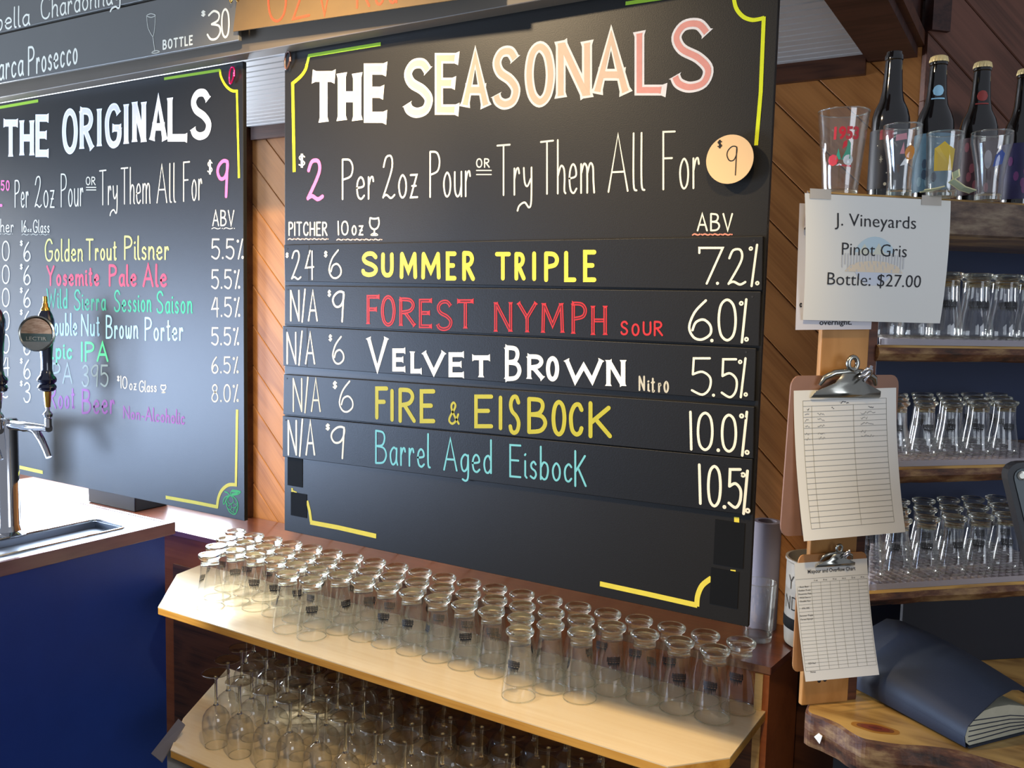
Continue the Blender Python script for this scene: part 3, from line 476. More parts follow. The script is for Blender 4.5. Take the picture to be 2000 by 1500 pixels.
('ori','name_lettering','paleyellow_paint',60,'',[('G',-27342,18512,-26910,18510,-26883,19226,-27313,19234),('o',-26821,18509,-26556,18508,-26530,19219,-26794,19224),('l',-26468,18508,-26389,18507,-26363,19216,-26442,19218),('d',-26302,18507,-26042,18506,-26017,19210,-26276,19215),('e',-25956,18505,-25699,18504,-25675,19204,-25931,19209),('n',-25613,18504,-25360,18502,-25337,19198,-25590,19202)]),
('ori','name_lettering','paleyellow_paint',58,'',[('T',-25204,18532,-24822,18530,-24802,19188,-25183,19195),('r',-24743,18530,-24571,18529,-24551,19184,-24724,19187),('o',-24493,18529,-24260,18527,-24241,19178,-24474,19182),('u',-24182,18527,-23952,18526,-23935,19173,-24164,19177),('t',-23876,18525,-23709,18524,-23692,19168,-23859,19171)]),
('ori','name_lettering','paleyellow_paint',56,'',[('P',-23348,18537,-22978,18535,-22962,19243,-23330,19251),('i',-22887,18535,-22813,18534,-22798,19240,-22870,19241),('l',-22722,18534,-22641,18533,-22625,19237,-22707,19238),('s',-22550,18533,-22335,18531,-22320,19231,-22535,19235),('n',-22246,18531,-21980,18529,-21966,19223,-22231,19229),('e',-21892,18529,-21630,18527,-21617,19217,-21879,19222),('r',-21543,18527,-21353,18526,-21342,19211,-21531,19215)]),
('ori','name_lettering','rose_paint',81,'',[('Y',-27290,17738,-26852,17742,-26827,18398,-27263,18399),('o',-26762,17743,-26493,17746,-26469,18397,-26737,18398),('s',-26404,17747,-26192,17749,-26169,18396,-26381,18397),('e',-26104,17749,-25842,17752,-25820,18395,-26081,18396),('m',-25755,17753,-25325,17757,-25304,18394,-25733,18395),('i',-25240,17757,-25172,17758,-25152,18393,-25219,18393),('t',-25087,17759,-24902,17761,-24882,18392,-25067,18393),('e',-24818,17761,-24568,17764,-24550,18391,-24799,18392)]),
('ori','name_lettering','rose_paint',77,'',[('P',-24096,17753,-23716,17757,-23699,18419,-24078,18420),('a',-23622,17758,-23341,17760,-23325,18418,-23605,18419),('l',-23248,17761,-23165,17762,-23150,18417,-23233,18418),('e',-23073,17763,-22799,17765,-22784,18416,-23058,18417)]),
('ori','name_lettering','rose_paint',75,'',[('A',-22520,17753,-22025,17758,-22012,18428,-22505,18430),('l',-21928,17759,-21840,17760,-21828,18427,-21915,18428),('e',-21743,17761,-21454,17764,-21443,18426,-21731,18427)]),
('ori','name_lettering','green_paint',65,'',[('W',-27318,17025,-26795,17037,-26771,17679,-27292,17674),('i',-26717,17039,-26654,17040,-26630,17681,-26693,17680),('l',-26576,17042,-26506,17044,-26483,17682,-26553,17681),('d',-26429,17045,-26198,17051,-26175,17685,-26406,17683)]),
('ori','name_lettering','green_paint',63,'',[('S',-25854,16995,-25519,17003,-25497,17661,-25831,17658),('i',-25440,17005,-25376,17006,-25355,17663,-25418,17662),('e',-25298,17008,-25063,17014,-25042,17666,-25277,17664),('r',-24985,17016,-24814,17020,-24795,17669,-24965,17667),('r',-24737,17021,-24569,17025,-24550,17672,-24718,17670),('a',-24492,17027,-24264,17033,-24246,17675,-24474,17673)]),
('ori','name_lettering','green_paint',60,'',[('S',-23871,16996,-23570,17004,-23553,17668,-23853,17664),('e',-23499,17005,-23286,17011,-23270,17671,-23482,17669),('s',-23216,17012,-23048,17016,-23033,17674,-23200,17672),('s',-22978,17018,-22812,17022,-22797,17676,-22963,17675),('i',-22743,17024,-22688,17025,-22673,17678,-22728,17677),('o',-22619,17027,-22414,17032,-22400,17681,-22605,17679),('n',-22346,17034,-22143,17039,-22130,17684,-22333,17682)]),
('ori','name_lettering','green_paint',58,'',[('S',-21916,17000,-21607,17008,-21596,17661,-21904,17658),('a',-21534,17010,-21316,17015,-21305,17665,-21523,17662),('i',-21244,17017,-21186,17019,-21176,17666,-21233,17666),('s',-21114,17021,-20943,17025,-20933,17669,-21104,17667),('o',-20872,17027,-20660,17032,-20651,17673,-20862,17670),('n',-20590,17034,-20380,17039,-20372,17676,-20581,17673)]),
('ori','name_lettering','sky_paint',65,'',[('D',-27353,16161,-26999,16175,-26971,16904,-27323,16895),('o',-26926,16178,-26709,16186,-26681,16911,-26899,16906),('u',-26636,16189,-26421,16197,-26395,16918,-26610,16913),('b',-26350,16200,-26136,16208,-26111,16925,-26324,16920),('l',-26066,16211,-26002,16213,-25977,16929,-26041,16927),('e',-25932,16216,-25722,16224,-25698,16936,-25907,16930)]),
('ori','name_lettering','sky_paint',63,'',[('N',-25512,16216,-25138,16230,-25117,16919,-25490,16909),('u',-25061,16233,-24831,16242,-24810,16927,-25040,16921),('t',-24754,16245,-24587,16252,-24567,16933,-24734,16929)]),
('ori','name_lettering','sky_paint',61,'',[('B',-24288,16186,-23952,16200,-23933,16918,-24268,16910),('r',-23878,16203,-23715,16209,-23697,16925,-23859,16920),('o',-23642,16212,-23423,16221,-23405,16932,-23624,16927),('w',-23350,16224,-23047,16236,-23031,16942,-23333,16934),('n',-22976,16239,-22762,16247,-22747,16949,-22959,16944)]),
('ori','name_lettering','sky_paint',59,'',[('P',-22460,16200,-22139,16213,-22126,16907,-22445,16898),('o',-22060,16216,-21823,16226,-21810,16915,-22046,16909),('r',-21744,16229,-21573,16236,-21561,16922,-21732,16917),('t',-21495,16240,-21325,16247,-21314,16929,-21483,16924),('e',-21248,16250,-21019,16259,-21008,16937,-21237,16931),('r',-20943,16262,-20777,16269,-20767,16944,-20933,16939)]),
('ori','name_lettering','mint_paint',76,'',[('E',-27383,15407,-26972,15428,-26949,16047,-27358,16031),('p',-26871,15433,-26568,15449,-26546,16064,-26847,16051),('i',-26468,15454,-26388,15459,-26366,16071,-26446,16068),('c',-26289,15464,-26012,15478,-25991,16086,-26267,16075)]),
('ori','name_lettering','mint_paint',74,'',[('I',-25538,15423,-25467,15427,-25446,16061,-25518,16058),('P',-25347,15434,-24875,15459,-24856,16085,-25327,16066),('A',-24758,15465,-24183,15496,-24166,16114,-24740,16090)]),
('ori','name_lettering','grey_paint',62,'',[('I',-27274,14624,-27207,14628,-27180,15319,-27246,15316),('P',-27096,14636,-26657,14665,-26632,15349,-27069,15325),('A',-26549,14672,-26012,14708,-25989,15383,-26524,15355)]),
('ori','name_lettering','grey_paint',60,'',[('3',-25538,14644,-25167,14669,-25145,15366,-25515,15345),('9',-25065,14676,-24701,14701,-24681,15391,-25044,15371),('5',-24601,14708,-24204,14735,-24185,15419,-24581,15397)]),
('ori','name_lettering','purple_paint',77,'',[('R',-27306,13813,-26899,13846,-26869,14618,-27275,14591),('o',-26811,13853,-26550,13874,-26521,14642,-26782,14624),('o',-26463,13881,-26205,13902,-26178,14665,-26435,14647),('t',-26119,13909,-25932,13924,-25907,14683,-26093,14670)]),
('ori','name_lettering','purple_paint',74,'',[('B',-25566,13794,-25085,13834,-25061,14629,-25539,14596),('e',-24980,13843,-24666,13870,-24643,14658,-24956,14636),('e',-24562,13878,-24253,13905,-24231,14686,-24539,14665),('r',-24151,13913,-23927,13932,-23907,14709,-24129,14693)]),
('ori','name_lettering','purple_paint',50,'',[('N',-23513,13828,-23208,13835,-23198,14241,-23503,14230),('o',-23151,13837,-22963,13841,-22954,14250,-23142,14243),('n',-22907,13843,-22720,13847,-22711,14259,-22898,14252),('-',-22665,13848,-22541,13851,-22533,14266,-22656,14261),('A',-22486,13853,-22181,13860,-22173,14279,-22478,14268),('l',-22127,13861,-22073,13862,-22064,14283,-22119,14281),('c',-22018,13864,-21850,13868,-21843,14291,-22010,14285),('o',-21797,13869,-21618,13873,-21611,14300,-21789,14293),('h',-21565,13874,-21388,13879,-21381,14308,-21558,14302),('o',-21336,13880,-21161,13884,-21154,14317,-21329,14310),('l',-21108,13885,-21056,13887,-21049,14321,-21102,14319),('i',-21004,13888,-20958,13889,-20951,14324,-20998,14323),('c',-20906,13890,-20746,13894,-20739,14332,-20900,14326)]),
('ori','lettering','cream_paint',43,'',[('5',-19591,18529,-19254,18527,-19249,19088,-19586,19094),('.',-19170,18527,-19104,18527,-19099,19085,-19166,19086),('5',-19020,18526,-18691,18524,-18688,19078,-19016,19084),('%',-18609,18524,-18318,18522,-18315,19071,-18606,19076)]),
('ori','lettering','cream_paint',43,'',[('5',-19599,17727,-19298,17730,-19293,18267,-19594,18267),('.',-19223,17731,-19163,17732,-19159,18267,-19218,18267),('5',-19089,17733,-18793,17736,-18790,18267,-19084,18267),('%',-18720,17737,-18458,17740,-18455,18267,-18717,18267)]),
('ori','lettering','cream_paint',43,'',[('4',-19607,16961,-19304,16969,-19299,17523,-19601,17519),('.',-19229,16972,-19169,16973,-19165,17525,-19224,17524),('5',-19095,16975,-18798,16983,-18795,17531,-19090,17526),('%',-18725,16985,-18462,16993,-18459,17536,-18721,17532)]),
('ori','lettering','cream_paint',44,'',[('5',-19615,16191,-19321,16204,-19317,16705,-19610,16696),('.',-19249,16207,-19191,16209,-19187,16710,-19244,16708),('5',-19118,16213,-18831,16225,-18828,16721,-19114,16712),('%',-18760,16228,-18506,16239,-18503,16732,-18757,16724)]),
('ori','lettering','dim_paint',44,'',[('6',-19622,15416,-19334,15433,-19329,15910,-19618,15895),('.',-19262,15438,-19205,15441,-19201,15916,-19258,15913),('5',-19134,15445,-18851,15462,-18847,15934,-19130,15920),('%',-18781,15467,-18530,15482,-18527,15950,-18777,15938)]),
('ori','lettering','dim_paint',44,'',[('8',-19630,14622,-19340,14644,-19336,15152,-19625,15133),('.',-19269,14650,-19211,14654,-19207,15161,-19264,15157),('0',-19140,14660,-18856,14682,-18853,15184,-19136,15165),('%',-18786,14687,-18534,14707,-18531,15206,-18782,15189)]),
('ori','lettering','cream_paint',34,'',[('*',-23783,14733,-23666,14734,-23656,15127,-23773,15134),('1',-23614,14734,-23579,14734,-23570,15121,-23604,15123),('0',-23527,14734,-23297,14736,-23288,15103,-23518,15118)]),
('ori','lettering','cream_paint',31,'',[('o',-23201,14712,-23059,14722,-23051,15087,-23192,15078),('z',-22998,14726,-22867,14735,-22858,15099,-22990,15091)]),
('ori','lettering','cream_paint',34,'',[('G',-22750,14683,-22525,14699,-22518,15046,-22742,15031),('l',-22483,14702,-22442,14705,-22434,15051,-22476,15048),('a',-22400,14708,-22261,14718,-22254,15063,-22393,15054),('s',-22220,14721,-22110,14729,-22103,15072,-22213,15065),('s',-22069,14732,-21959,14740,-21953,15082,-22062,15075)]),
('ori','lettering','cream_paint',33,'',[('^',-21777,14723,-21529,14741,-21525,14992,-21773,14975)]),
('st1','lettering','cream_paint',57,'',[('I',-29448,25511,-29367,25508,-29330,26171,-29411,26175),('s',-29245,25504,-28924,25494,-28889,26152,-29209,26166),('a',-28805,25490,-28410,25478,-28376,26129,-28770,26147),('b',-28293,25474,-27906,25462,-27874,26107,-28260,26124),('e',-27791,25458,-27411,25446,-27381,26085,-27759,26102),('l',-27298,25442,-27186,25439,-27156,26075,-27268,26080),('l',-27074,25435,-26962,25431,-26933,26065,-27044,26070),('a',-26851,25428,-26485,25416,-26458,26044,-26823,26060)]),
('st1','lettering','cream_paint',53,'',[('C',-25907,25482,-25445,25474,-25419,26146,-25879,26160),('h',-25354,25472,-25053,25467,-25028,26134,-25328,26143),('a',-24963,25465,-24666,25460,-24642,26122,-24938,26131),('r',-24578,25459,-24363,25455,-24340,26112,-24554,26119),('d',-24276,25453,-23987,25448,-23965,26101,-24253,26110),('o',-23901,25447,-23616,25441,-23596,26089,-23879,26098),('n',-23532,25440,-23252,25435,-23232,26078,-23512,26087),('n',-23168,25433,-22892,25429,-22874,26067,-23149,26075),('a',-22810,25427,-22538,25422,-22521,26056,-22792,26064),('y',-22457,25421,-22172,25416,-22156,26044,-22440,26053)]),
('st2','lettering','cream_paint',68,'',[('M',-28886,23985,-28296,23992,-28251,24878,-28838,24881),('a',-28206,23993,-27907,23996,-27864,24875,-28161,24877),('r',-27818,23997,-27602,23999,-27560,24873,-27775,24875),('c',-27514,24000,-27242,24003,-27201,24871,-27472,24873),('a',-27155,24004,-26868,24007,-26829,24869,-27115,24871)]),
('st2','lettering','cream_paint',65,'',[('P',-26628,23966,-26287,23976,-26251,24828,-26590,24824),('r',-26202,23978,-26017,23983,-25982,24831,-26166,24829),('o',-25933,23986,-25684,23993,-25650,24835,-25899,24832),('s',-25601,23995,-25404,24001,-25371,24838,-25568,24836),('e',-25322,24003,-25079,24010,-25048,24842,-25290,24839),('c',-24998,24012,-24774,24019,-24744,24846,-24967,24843),('c',-24694,24021,-24472,24027,-24444,24849,-24664,24847),('o',-24393,24029,-24159,24036,-24131,24853,-24365,24850)]),
('st2','lettering','cream_paint',46,'',[('B',-20447,23958,-20275,23955,-20271,24215,-20442,24219),('O',-20237,23954,-20049,23951,-20044,24210,-20233,24214),('T',-20011,23950,-19832,23947,-19828,24205,-20007,24209),('T',-19794,23947,-19617,23944,-19613,24200,-19791,24204),('L',-19580,23943,-19441,23941,-19437,24196,-19576,24199),('E',-19404,23940,-19259,23938,-19255,24192,-19401,24195)]),
('st2','lettering','cream_paint',34,'',[('$',-18939,24591,-18767,24567,-18765,24729,-18938,24755)]),
('st2','lettering','cream_paint',56,'',[('3',-18735,23959,-18206,23928,-18199,24684,-18727,24699)]),
('st2','lettering','cream_paint',55,'',[('0',-18205,23966,-17890,23924,-17885,24650,-18199,24696)]),
('kraft','lettering','orange_paint',52,'',[('O',-16432,24044,-15799,24014,-15800,25012,-16430,25057),('Z',-15625,24005,-15065,23978,-15069,24959,-15627,24999),('V',-14897,23970,-14333,23943,-14340,24906,-14902,24947)]),
('kraft','lettering','orange_paint',49,'',[('R',-13666,23980,-13272,23962,-13282,24826,-13675,24860),('e',-13137,23956,-12886,23945,-12898,24793,-13148,24815),('d',-12754,23939,-12508,23928,-12521,24760,-12766,24782)]),
]
MARKS = [
('sea','border_line','grass_paint',82,0,[(-13743,23469),(-16007,23477),(-16074,23276)]),
('sea','border_line','lime_paint',90,1,[(-16074,23289),(-16126,23159),(-16280,23016),(-16559,22873)]),
('sea','border_line','lime_paint',99,0,[(-16559,22910),(-16502,20695)]),
('sea','border_line','lime_paint',72,1,[(-5393,23393),(-5374,23190),(-5318,23017),(-5187,22862),(-5032,22785),(-4910,22777),(-4799,22788)]),
('sea','border_line','lime_paint',72,0,[(-4809,22808),(-4800,21475),(-4839,20523)]),
('sea','border_line','grass_paint',72,0,[(-7557,23453),(-5394,23412)]),
('sea','border_line','yellow_paint',61,0,[(-16557,12623),(-16557,12448)]),
('sea','border_line','yellow_paint',38,0,[(-16557,12556),(-16393,12523)]),
('sea','border_line','yellow_paint',90,0,[(-16032,12357),(-15941,12102),(-15886,11815)]),
('sea','border_line','yellow_paint',117,0,[(-15922,11810),(-14979,11819),(-13733,11792)]),
('sea','border_line','yellow_paint',107,0,[(-7695,11728),(-6682,11714),(-5577,11689)]),
('sea','border_line','yellow_paint',103,1,[(-5586,11667),(-5575,11886),(-5491,12109),(-5313,12286)]),
('sea','border_line','yellow_paint',100,0,[(-4923,13507),(-4824,13512)]),
('sea','border_line','yellow_paint',45,0,[(-4946,12499),(-4847,12507)]),
('sea','lettering','cream_paint',25,0,[(-10999,20420),(-10611,20398)]),
('sea','lettering','cream_paint',25,0,[(-10997,20331),(-10609,20310)]),
('sea','underline','peach_paint',26,1,[(-16713,19016),(-16656,19041),(-16570,19014),(-16507,19032)]),
('sea','underline','peach_paint',26,0,[(-16467,19025),(-16456,19024)]),
('sea','underline','peach_paint',26,1,[(-16427,19011),(-16371,19036),(-16286,19009),(-16224,19027)]),
('sea','underline','peach_paint',26,0,[(-16184,19020),(-16173,19019)]),
('sea','underline','peach_paint',26,1,[(-16145,19006),(-16089,19031),(-16005,19004),(-15944,19022)]),
('sea','underline','peach_paint',26,0,[(-15905,19015),(-15894,19014)]),
('sea','underline','peach_paint',25,1,[(-15867,19001),(-15811,19026),(-15729,18999),(-15668,19017)]),
('sea','underline','peach_paint',25,0,[(-15630,19010),(-15619,19009)]),
('sea','underline','peach_paint',25,1,[(-15592,18996),(-15537,19021),(-15456,18994),(-15396,19012)]),
('sea','underline','peach_paint',25,0,[(-15358,19005),(-15347,19005)]),
('sea','underline','peach_paint',25,1,[(-15069,18975),(-15009,18999),(-14920,18972),(-14854,18990)]),
('sea','underline','peach_paint',25,0,[(-14813,18983),(-14801,18983)]),
('sea','underline','peach_paint',25,1,[(-14771,18970),(-14712,18993),(-14624,18967),(-14560,18984)]),
('sea','underline','peach_paint',25,0,[(-14519,18978),(-14507,18977)]),
('sea','underline','peach_paint',25,1,[(-14478,18965),(-14420,18988),(-14332,18962),(-14269,18979)]),
('sea','underline','peach_paint',25,0,[(-14229,18973),(-14217,18972)]),
('sea','underline','peach_paint',24,1,[(-14188,18960),(-14131,18983),(-14045,18957),(-13982,18974)]),
('sea','underline','peach_paint',24,0,[(-13943,18968),(-13931,18967)]),
('sea','underline','peach_paint',24,1,[(-13903,18955),(-13846,18978),(-13761,18952),(-13700,18969)]),
('sea','underline','peach_paint',24,0,[(-13660,18963),(-13649,18962)]),
('sea','underline','salmon_paint',26,1,[(-5985,18916),(-5946,18935),(-5884,18914),(-5841,18928)]),
('sea','underline','salmon_paint',26,0,[(-5812,18922),(-5804,18922)]),
('sea','underline','salmon_paint',26,1,[(-5784,18912),(-5745,18930),(-5684,18910),(-5641,18923)]),
('sea','underline','salmon_paint',26,0,[(-5613,18918),(-5605,18918)]),
('sea','underline','salmon_paint',26,1,[(-5585,18908),(-5546,18926),(-5486,18906),(-5444,18919)]),
('sea','underline','salmon_paint',26,0,[(-5416,18914),(-5408,18914)]),
('sea','underline','salmon_paint',26,1,[(-5388,18904),(-5350,18922),(-5291,18902),(-5249,18915)]),
('sea','underline','salmon_paint',26,0,[(-5221,18910),(-5214,18910)]),
('ori','border_line','grass_paint',91,0,[(-27498,23499),(-29653,23494),(-29893,23484)]),
('ori','border_line','grass_paint',74,0,[(-21464,23516),(-19204,23495)]),
('ori','border_line','lime_paint',74,1,[(-19204,23508),(-19166,23320),(-18991,23077),(-18758,22922),(-18545,22887)]),
('ori','border_line','lime_paint',74,0,[(-18564,22915),(-18500,20648)]),
('ori','border_line','yellow_paint',87,0,[(-18605,14507),(-18667,12423)]),
('ori','border_line','yellow_paint',96,1,[(-18627,12442),(-18951,12401),(-19218,12224),(-19364,11989),(-19429,11691)]),
('ori','border_line','yellow_paint',99,0,[(-19408,11723),(-20362,11722),(-21604,11703)]),
('ori','border_line','yellow_paint',114,0,[(-30876,11748),(-27731,11703)]),
('ori','lettering','cream_paint',27,0,[(-25109,20722),(-24631,20699)]),
('ori','lettering','cream_paint',27,0,[(-25112,20646),(-24634,20624)]),
('ori','underline','cream_paint',20,1,[(-19563,19354),(-19467,19379),(-19325,19348),(-19221,19366)]),
('ori','underline','cream_paint',20,0,[(-19155,19358),(-19136,19357)]),
('ori','underline','cream_paint',20,1,[(-19089,19343),(-18995,19368),(-18856,19337),(-18754,19355)]),
('ori','underline','cream_paint',20,0,[(-18689,19347),(-18671,19346)]),
('ori','underline','dim_paint',22,1,[(-28583,19371),(-28476,19402),(-28319,19366),(-28202,19388)]),
('ori','underline','dim_paint',22,0,[(-28129,19378),(-28108,19378)]),
('ori','underline','dim_paint',22,1,[(-28057,19361),(-27951,19391),(-27797,19355),(-27683,19377)]),
('ori','underline','dim_paint',22,0,[(-27611,19368),(-27591,19367)]),
('ori','underline','dim_paint',21,1,[(-27540,19350),(-27437,19380),(-27285,19345),(-27173,19367)]),
('ori','underline','dim_paint',21,0,[(-27103,19357),(-27083,19357)]),
('ori','underline','dim_paint',23,1,[(-30783,19433),(-30662,19464),(-30487,19427),(-30356,19449)]),
('ori','underline','dim_paint',23,0,[(-30275,19439),(-30251,19439)]),
('ori','underline','dim_paint',22,1,[(-30194,19421),(-30076,19452),(-29904,19415),(-29776,19437)]),
('ori','underline','dim_paint',22,0,[(-29696,19427),(-29673,19427)]),
('ori','underline','dim_paint',22,1,[(-29616,19409),(-29501,19440),(-29332,19403),(-29207,19425)]),
('ori','underline','dim_paint',22,0,[(-29128,19415),(-29106,19415)]),
('ori','hop_drawing','hop_paint',32,1,[(-18889,12129),(-18823,12259),(-18694,12283),(-18491,12272),(-18609,12181),(-18868,12124)]),
('ori','hop_drawing','hop_paint',38,1,[(-19106,12192),(-18997,12176),(-18922,12117)]),
('ori','hop_drawing','hop_paint',29,1,[(-18933,12116),(-19042,11987),(-19043,11849),(-18957,11693),(-18828,11620),(-18698,11624),(-18612,11742),(-18589,11897),(-18631,12012),(-18738,12088),(-18889,12129)]),
('ori','hop_drawing','hop_paint',29,1,[(-18954,12098),(-19085,12042),(-19163,11940),(-19153,11834),(-19053,11955),(-18998,12054)]),
('ori','hop_drawing','hop_paint',19,1,[(-18889,12114),(-18977,12026),(-18956,11922),(-18848,11891),(-18761,11964),(-18782,12052),(-18868,12109)]),
('ori','hop_drawing','hop_paint',19,1,[(-18761,11964),(-18697,11897),(-18611,11939)]),
('ori','hop_drawing','hop_paint',19,1,[(-19032,11881),(-18956,11815),(-18848,11891),(-18826,11803),(-18697,11806),(-18611,11894)]),
('ori','hop_drawing','hop_paint',19,1,[(-18979,11736),(-18870,11721),(-18826,11803)]),
('ori','hop_drawing','hop_paint',19,1,[(-18870,11721),(-18784,11672),(-18697,11806)]),
('ori','hop_drawing','hop_paint',19,1,[(-18784,11672),(-18677,11642),(-18633,11754),(-18697,11806)]),
('ori','hop_drawing','hop_paint',38,1,[(-18824,12236),(-18523,12260)]),
('ori','hop_drawing','hop_paint',41,1,[(-18824,12160),(-18609,12219)]),
('st2','glass_drawing','dim_paint',24,1,[(-21077,24909),(-21040,24640),(-20918,24439),(-20835,24349)]),
('st2','glass_drawing','dim_paint',24,1,[(-20720,24884),(-20746,24626),(-20792,24422),(-20835,24349)]),
('st2','glass_drawing','dim_paint',23,1,[(-21077,24922),(-20908,24951),(-20720,24884),(-20888,24856),(-21077,24922)]),
('st2','glass_drawing','dim_paint',27,1,[(-20835,24349),(-20759,23957)]),
('st2','glass_drawing','dim_paint',26,1,[(-20885,23946),(-20738,23981),(-20571,23934),(-20739,23915),(-20885,23946)]),
]
# ------------------------------------------------------------------ flat lettering
def smooth_pts(p, n=5):
    if len(p) < 3: return p
    closed = (Vector(p[0]) - Vector(p[-1])).length < 1e-6; out = []; P = [Vector(q) for q in p]; L = len(P)
    for i in range(L - 1):
        a = P[i - 1] if i > 0 else (P[-2] if closed else P[0]); b, c = P[i], P[i + 1]; d = P[i + 2] if i + 2 < L else (P[1] if closed else P[-1])
        for k in range(n):
            t = k / n; out.append(.5 * ((2 * b) + (c - a) * t + (2 * a - 5 * b + 4 * c - d) * t * t + (3 * b - a - 3 * c + d) * t ** 3))
    out.append(P[-1]); return out

LAYER = [0]
def ribbon(mb, pts, w, y, cap='round', flare=0, inset=0, mi=0):
    """a brush stroke: a flat band along pts (x, z) lying on the plane y"""
    pts = [Vector(p) for p in pts]; q = [pts[0]]
    for p in pts[1:]:
        if (p - q[-1]).length > 1e-5: q.append(p)
    pts = q
    if len(pts) < 2: return
    closed = (pts[0] - pts[-1]).length < 1e-5
    def trim(P, d):
        v = P[1] - P[0]; l = v.length
        P[0] = P[0] + v * min(d / l, .8)
    if inset and not closed: trim(pts, inset); pts.reverse(); trim(pts, inset); pts.reverse()
    if cap == 'butt' and flare and not closed:
        for rev in (0, 1):
            if rev: pts.reverse()
            v = pts[0] - pts[1]
            if abs(v.x) > 2 * abs(v.y): pts[0] = pts[0] + v.normalized() * (w * .42 - (inset * .8 if inset else 0))
            if rev: pts.reverse()
    wd = [w] * len(pts)
    if flare and not closed:
        for rev in (0, 1):
            if rev: pts.reverse(); wd.reverse()
            v = pts[1] - pts[0]; l = v.length
            if l > w * .55: pts.insert(1, pts[0] + v * (w * .45 / l)); wd.insert(1, w)
            wd[0] = w * (1 + flare)
            if rev: pts.reverse(); wd.reverse()
    vs = []; L = len(pts); LAYER[0] = (LAYER[0] + 1) % 12; yy = y - LAYER[0] * .000012
    for i, p in enumerate(pts):
        a = pts[i - 1] if i > 0 else (pts[-2] if closed else None); b = pts[i + 1] if i < L - 1 else (pts[1] if closed else None)
        d1 = (p - a).normalized() if a is not None else None; d2 = (b - p).normalized() if b is not None else None
        if d1 is None: d1 = d2
        if d2 is None: d2 = d1
        n1 = Vector((-d1.y, d1.x)); n2 = Vector((-d2.y, d2.x)); nn = n1 + n2
        if nn.length < .3: nn = n1
        nn.normalize(); k = 1 / max(.45, nn.dot(n1)); o = nn * (wd[i] / 2 * k)
        vs += [(p.x + o.x, yy, p.y + o.y), (p.x - o.x, yy, p.y - o.y)]
    fs = [(2 * i, 2 * i + 1, 2 * i + 3, 2 * i + 2) for i in range(L - 1)]
    mb.add(vs, fs, mi)
    if cap == 'round' and not closed:
        for p, d, ww in ((pts[0], (pts[0] - pts[1]).normalized(), wd[0]), (pts[-1], (pts[-1] - pts[-2]).normalized(), wd[-1])):
            n = Vector((-d.y, d.x)); r = ww / 2; f = [(p.x + (n.x * math.cos(a) + d.x * math.sin(a)) * r, yy, p.y + (n.y * math.cos(a) + d.y * math.sin(a)) * r) for a in (0, .63, 1.26, 1.88, 2.51, 3.1416)]
            mb.add(f, [tuple(range(6))], mi)

def glyph_strokes(ch, quad, w, kind):
    adv, src = FONT[ch]; out = []
    bl, br, tr, tl = quad
    W = ((br - bl).length + (tr - tl).length) / 2; H = ((tl - bl).length + (tr - br).length) / 2
    mx = min(.35, w / 2 / max(W, 1e-5)) if adv > 1.2 else 0; my = min(.3, w / 2 / max(H, 1e-5))
    if adv <= 1.2 and ch != '.': mx = 0
    for st in src.split('|'):
        sm = st[0] == '~'; dot = st[0] if st[0] in '@#' else ''; st = st.lstrip('~@#'); P = []
        for pr in st.split():
            x, z = (float(v) for v in pr.split(',')); gx = x / adv; gz = z / 10
            gx = mx + (1 - 2 * mx) * gx; gz = my + (1 - 2 * my) * gz
            P.append((bl * (1 - gx) + br * gx) * (1 - gz) + (tl * (1 - gx) + tr * gx) * gz)
        if dot:                                            # '#': a filled dot, '@': a small ring
            r = w * (.34 if dot == '#' else .62); c0 = P[0]
            P = [c0 + Vector((math.cos(a), math.sin(a))) * r for a in [k * math.pi / 6 for k in range(13)]]; P[-1] = P[0].copy()
            out.append(('dot', P, w * (.7 if dot == '#' else .66))); continue
        out.append(smooth_pts(P) if sm else P)
    return out

PLANE = {'sea': 1.65, 'ori': 1.65, 's1': 1.641, 's2': 1.641, 's3': 1.641, 's4': 1.641, 's5': 1.641, 'disc': 1.627, 'st1': 1.568, 'st2': 1.568, 'kraft': 1.555}
def put_letters(owners):
    for par, name, col, w, style, seq in LETTERS:
        w = w / 10000; y = PLANE[par] - .0005; mb = MB(); G = []
        for g in seq:
            n = [v / 10000 for v in g[1:]]; quad = [Vector((n[0], n[1])), Vector((n[2], n[3])), Vector((n[4], n[5])), Vector((n[6], n[7]))]
            for q in glyph_strokes(g[0], quad, w, style):
                if isinstance(q, tuple): ribbon(mb, q[1], q[2], y, 'butt')
                else: G.append(q)
        mats = [M[col]] if col in M else [M[col + '_line'], M[col + '_fill']]
        if style == 'head':
            for p in G: ribbon(mb, p, w, y, 'butt', .32)
            for p in G: ribbon(mb, p, w * .56, y - .0002, 'butt', .15, w * .2, 1)
        elif style == 'serif':
            for p in G: ribbon(mb, p, w, y, 'butt', .55)
        elif style == 'line':
            mats = [M[col], M['line_core']]
            for p in G: ribbon(mb, p, w, y, 'butt', .5)
            for p in G: ribbon(mb, p, w * .3, y - .0002, 'butt', 0, w * .6, 1)
        elif style == 'bold':
            for p in G: ribbon(mb, p, w, y, 'round')
        else:
            for p in G: ribbon(mb, p, w, y, 'round')
        mb.build(name, mats, owners[par])
    for par, name, col, w, sm, pts in MARKS:
        P = [Vector((a / 10000, b / 10000)) for a, b in pts]; mb = MB(); ribbon(mb, smooth_pts(P) if sm else P, w / 10000, PLANE[par] - .0007, 'butt' if name == 'border_line' else 'round'); mb.build(name, M[col], owners[par])

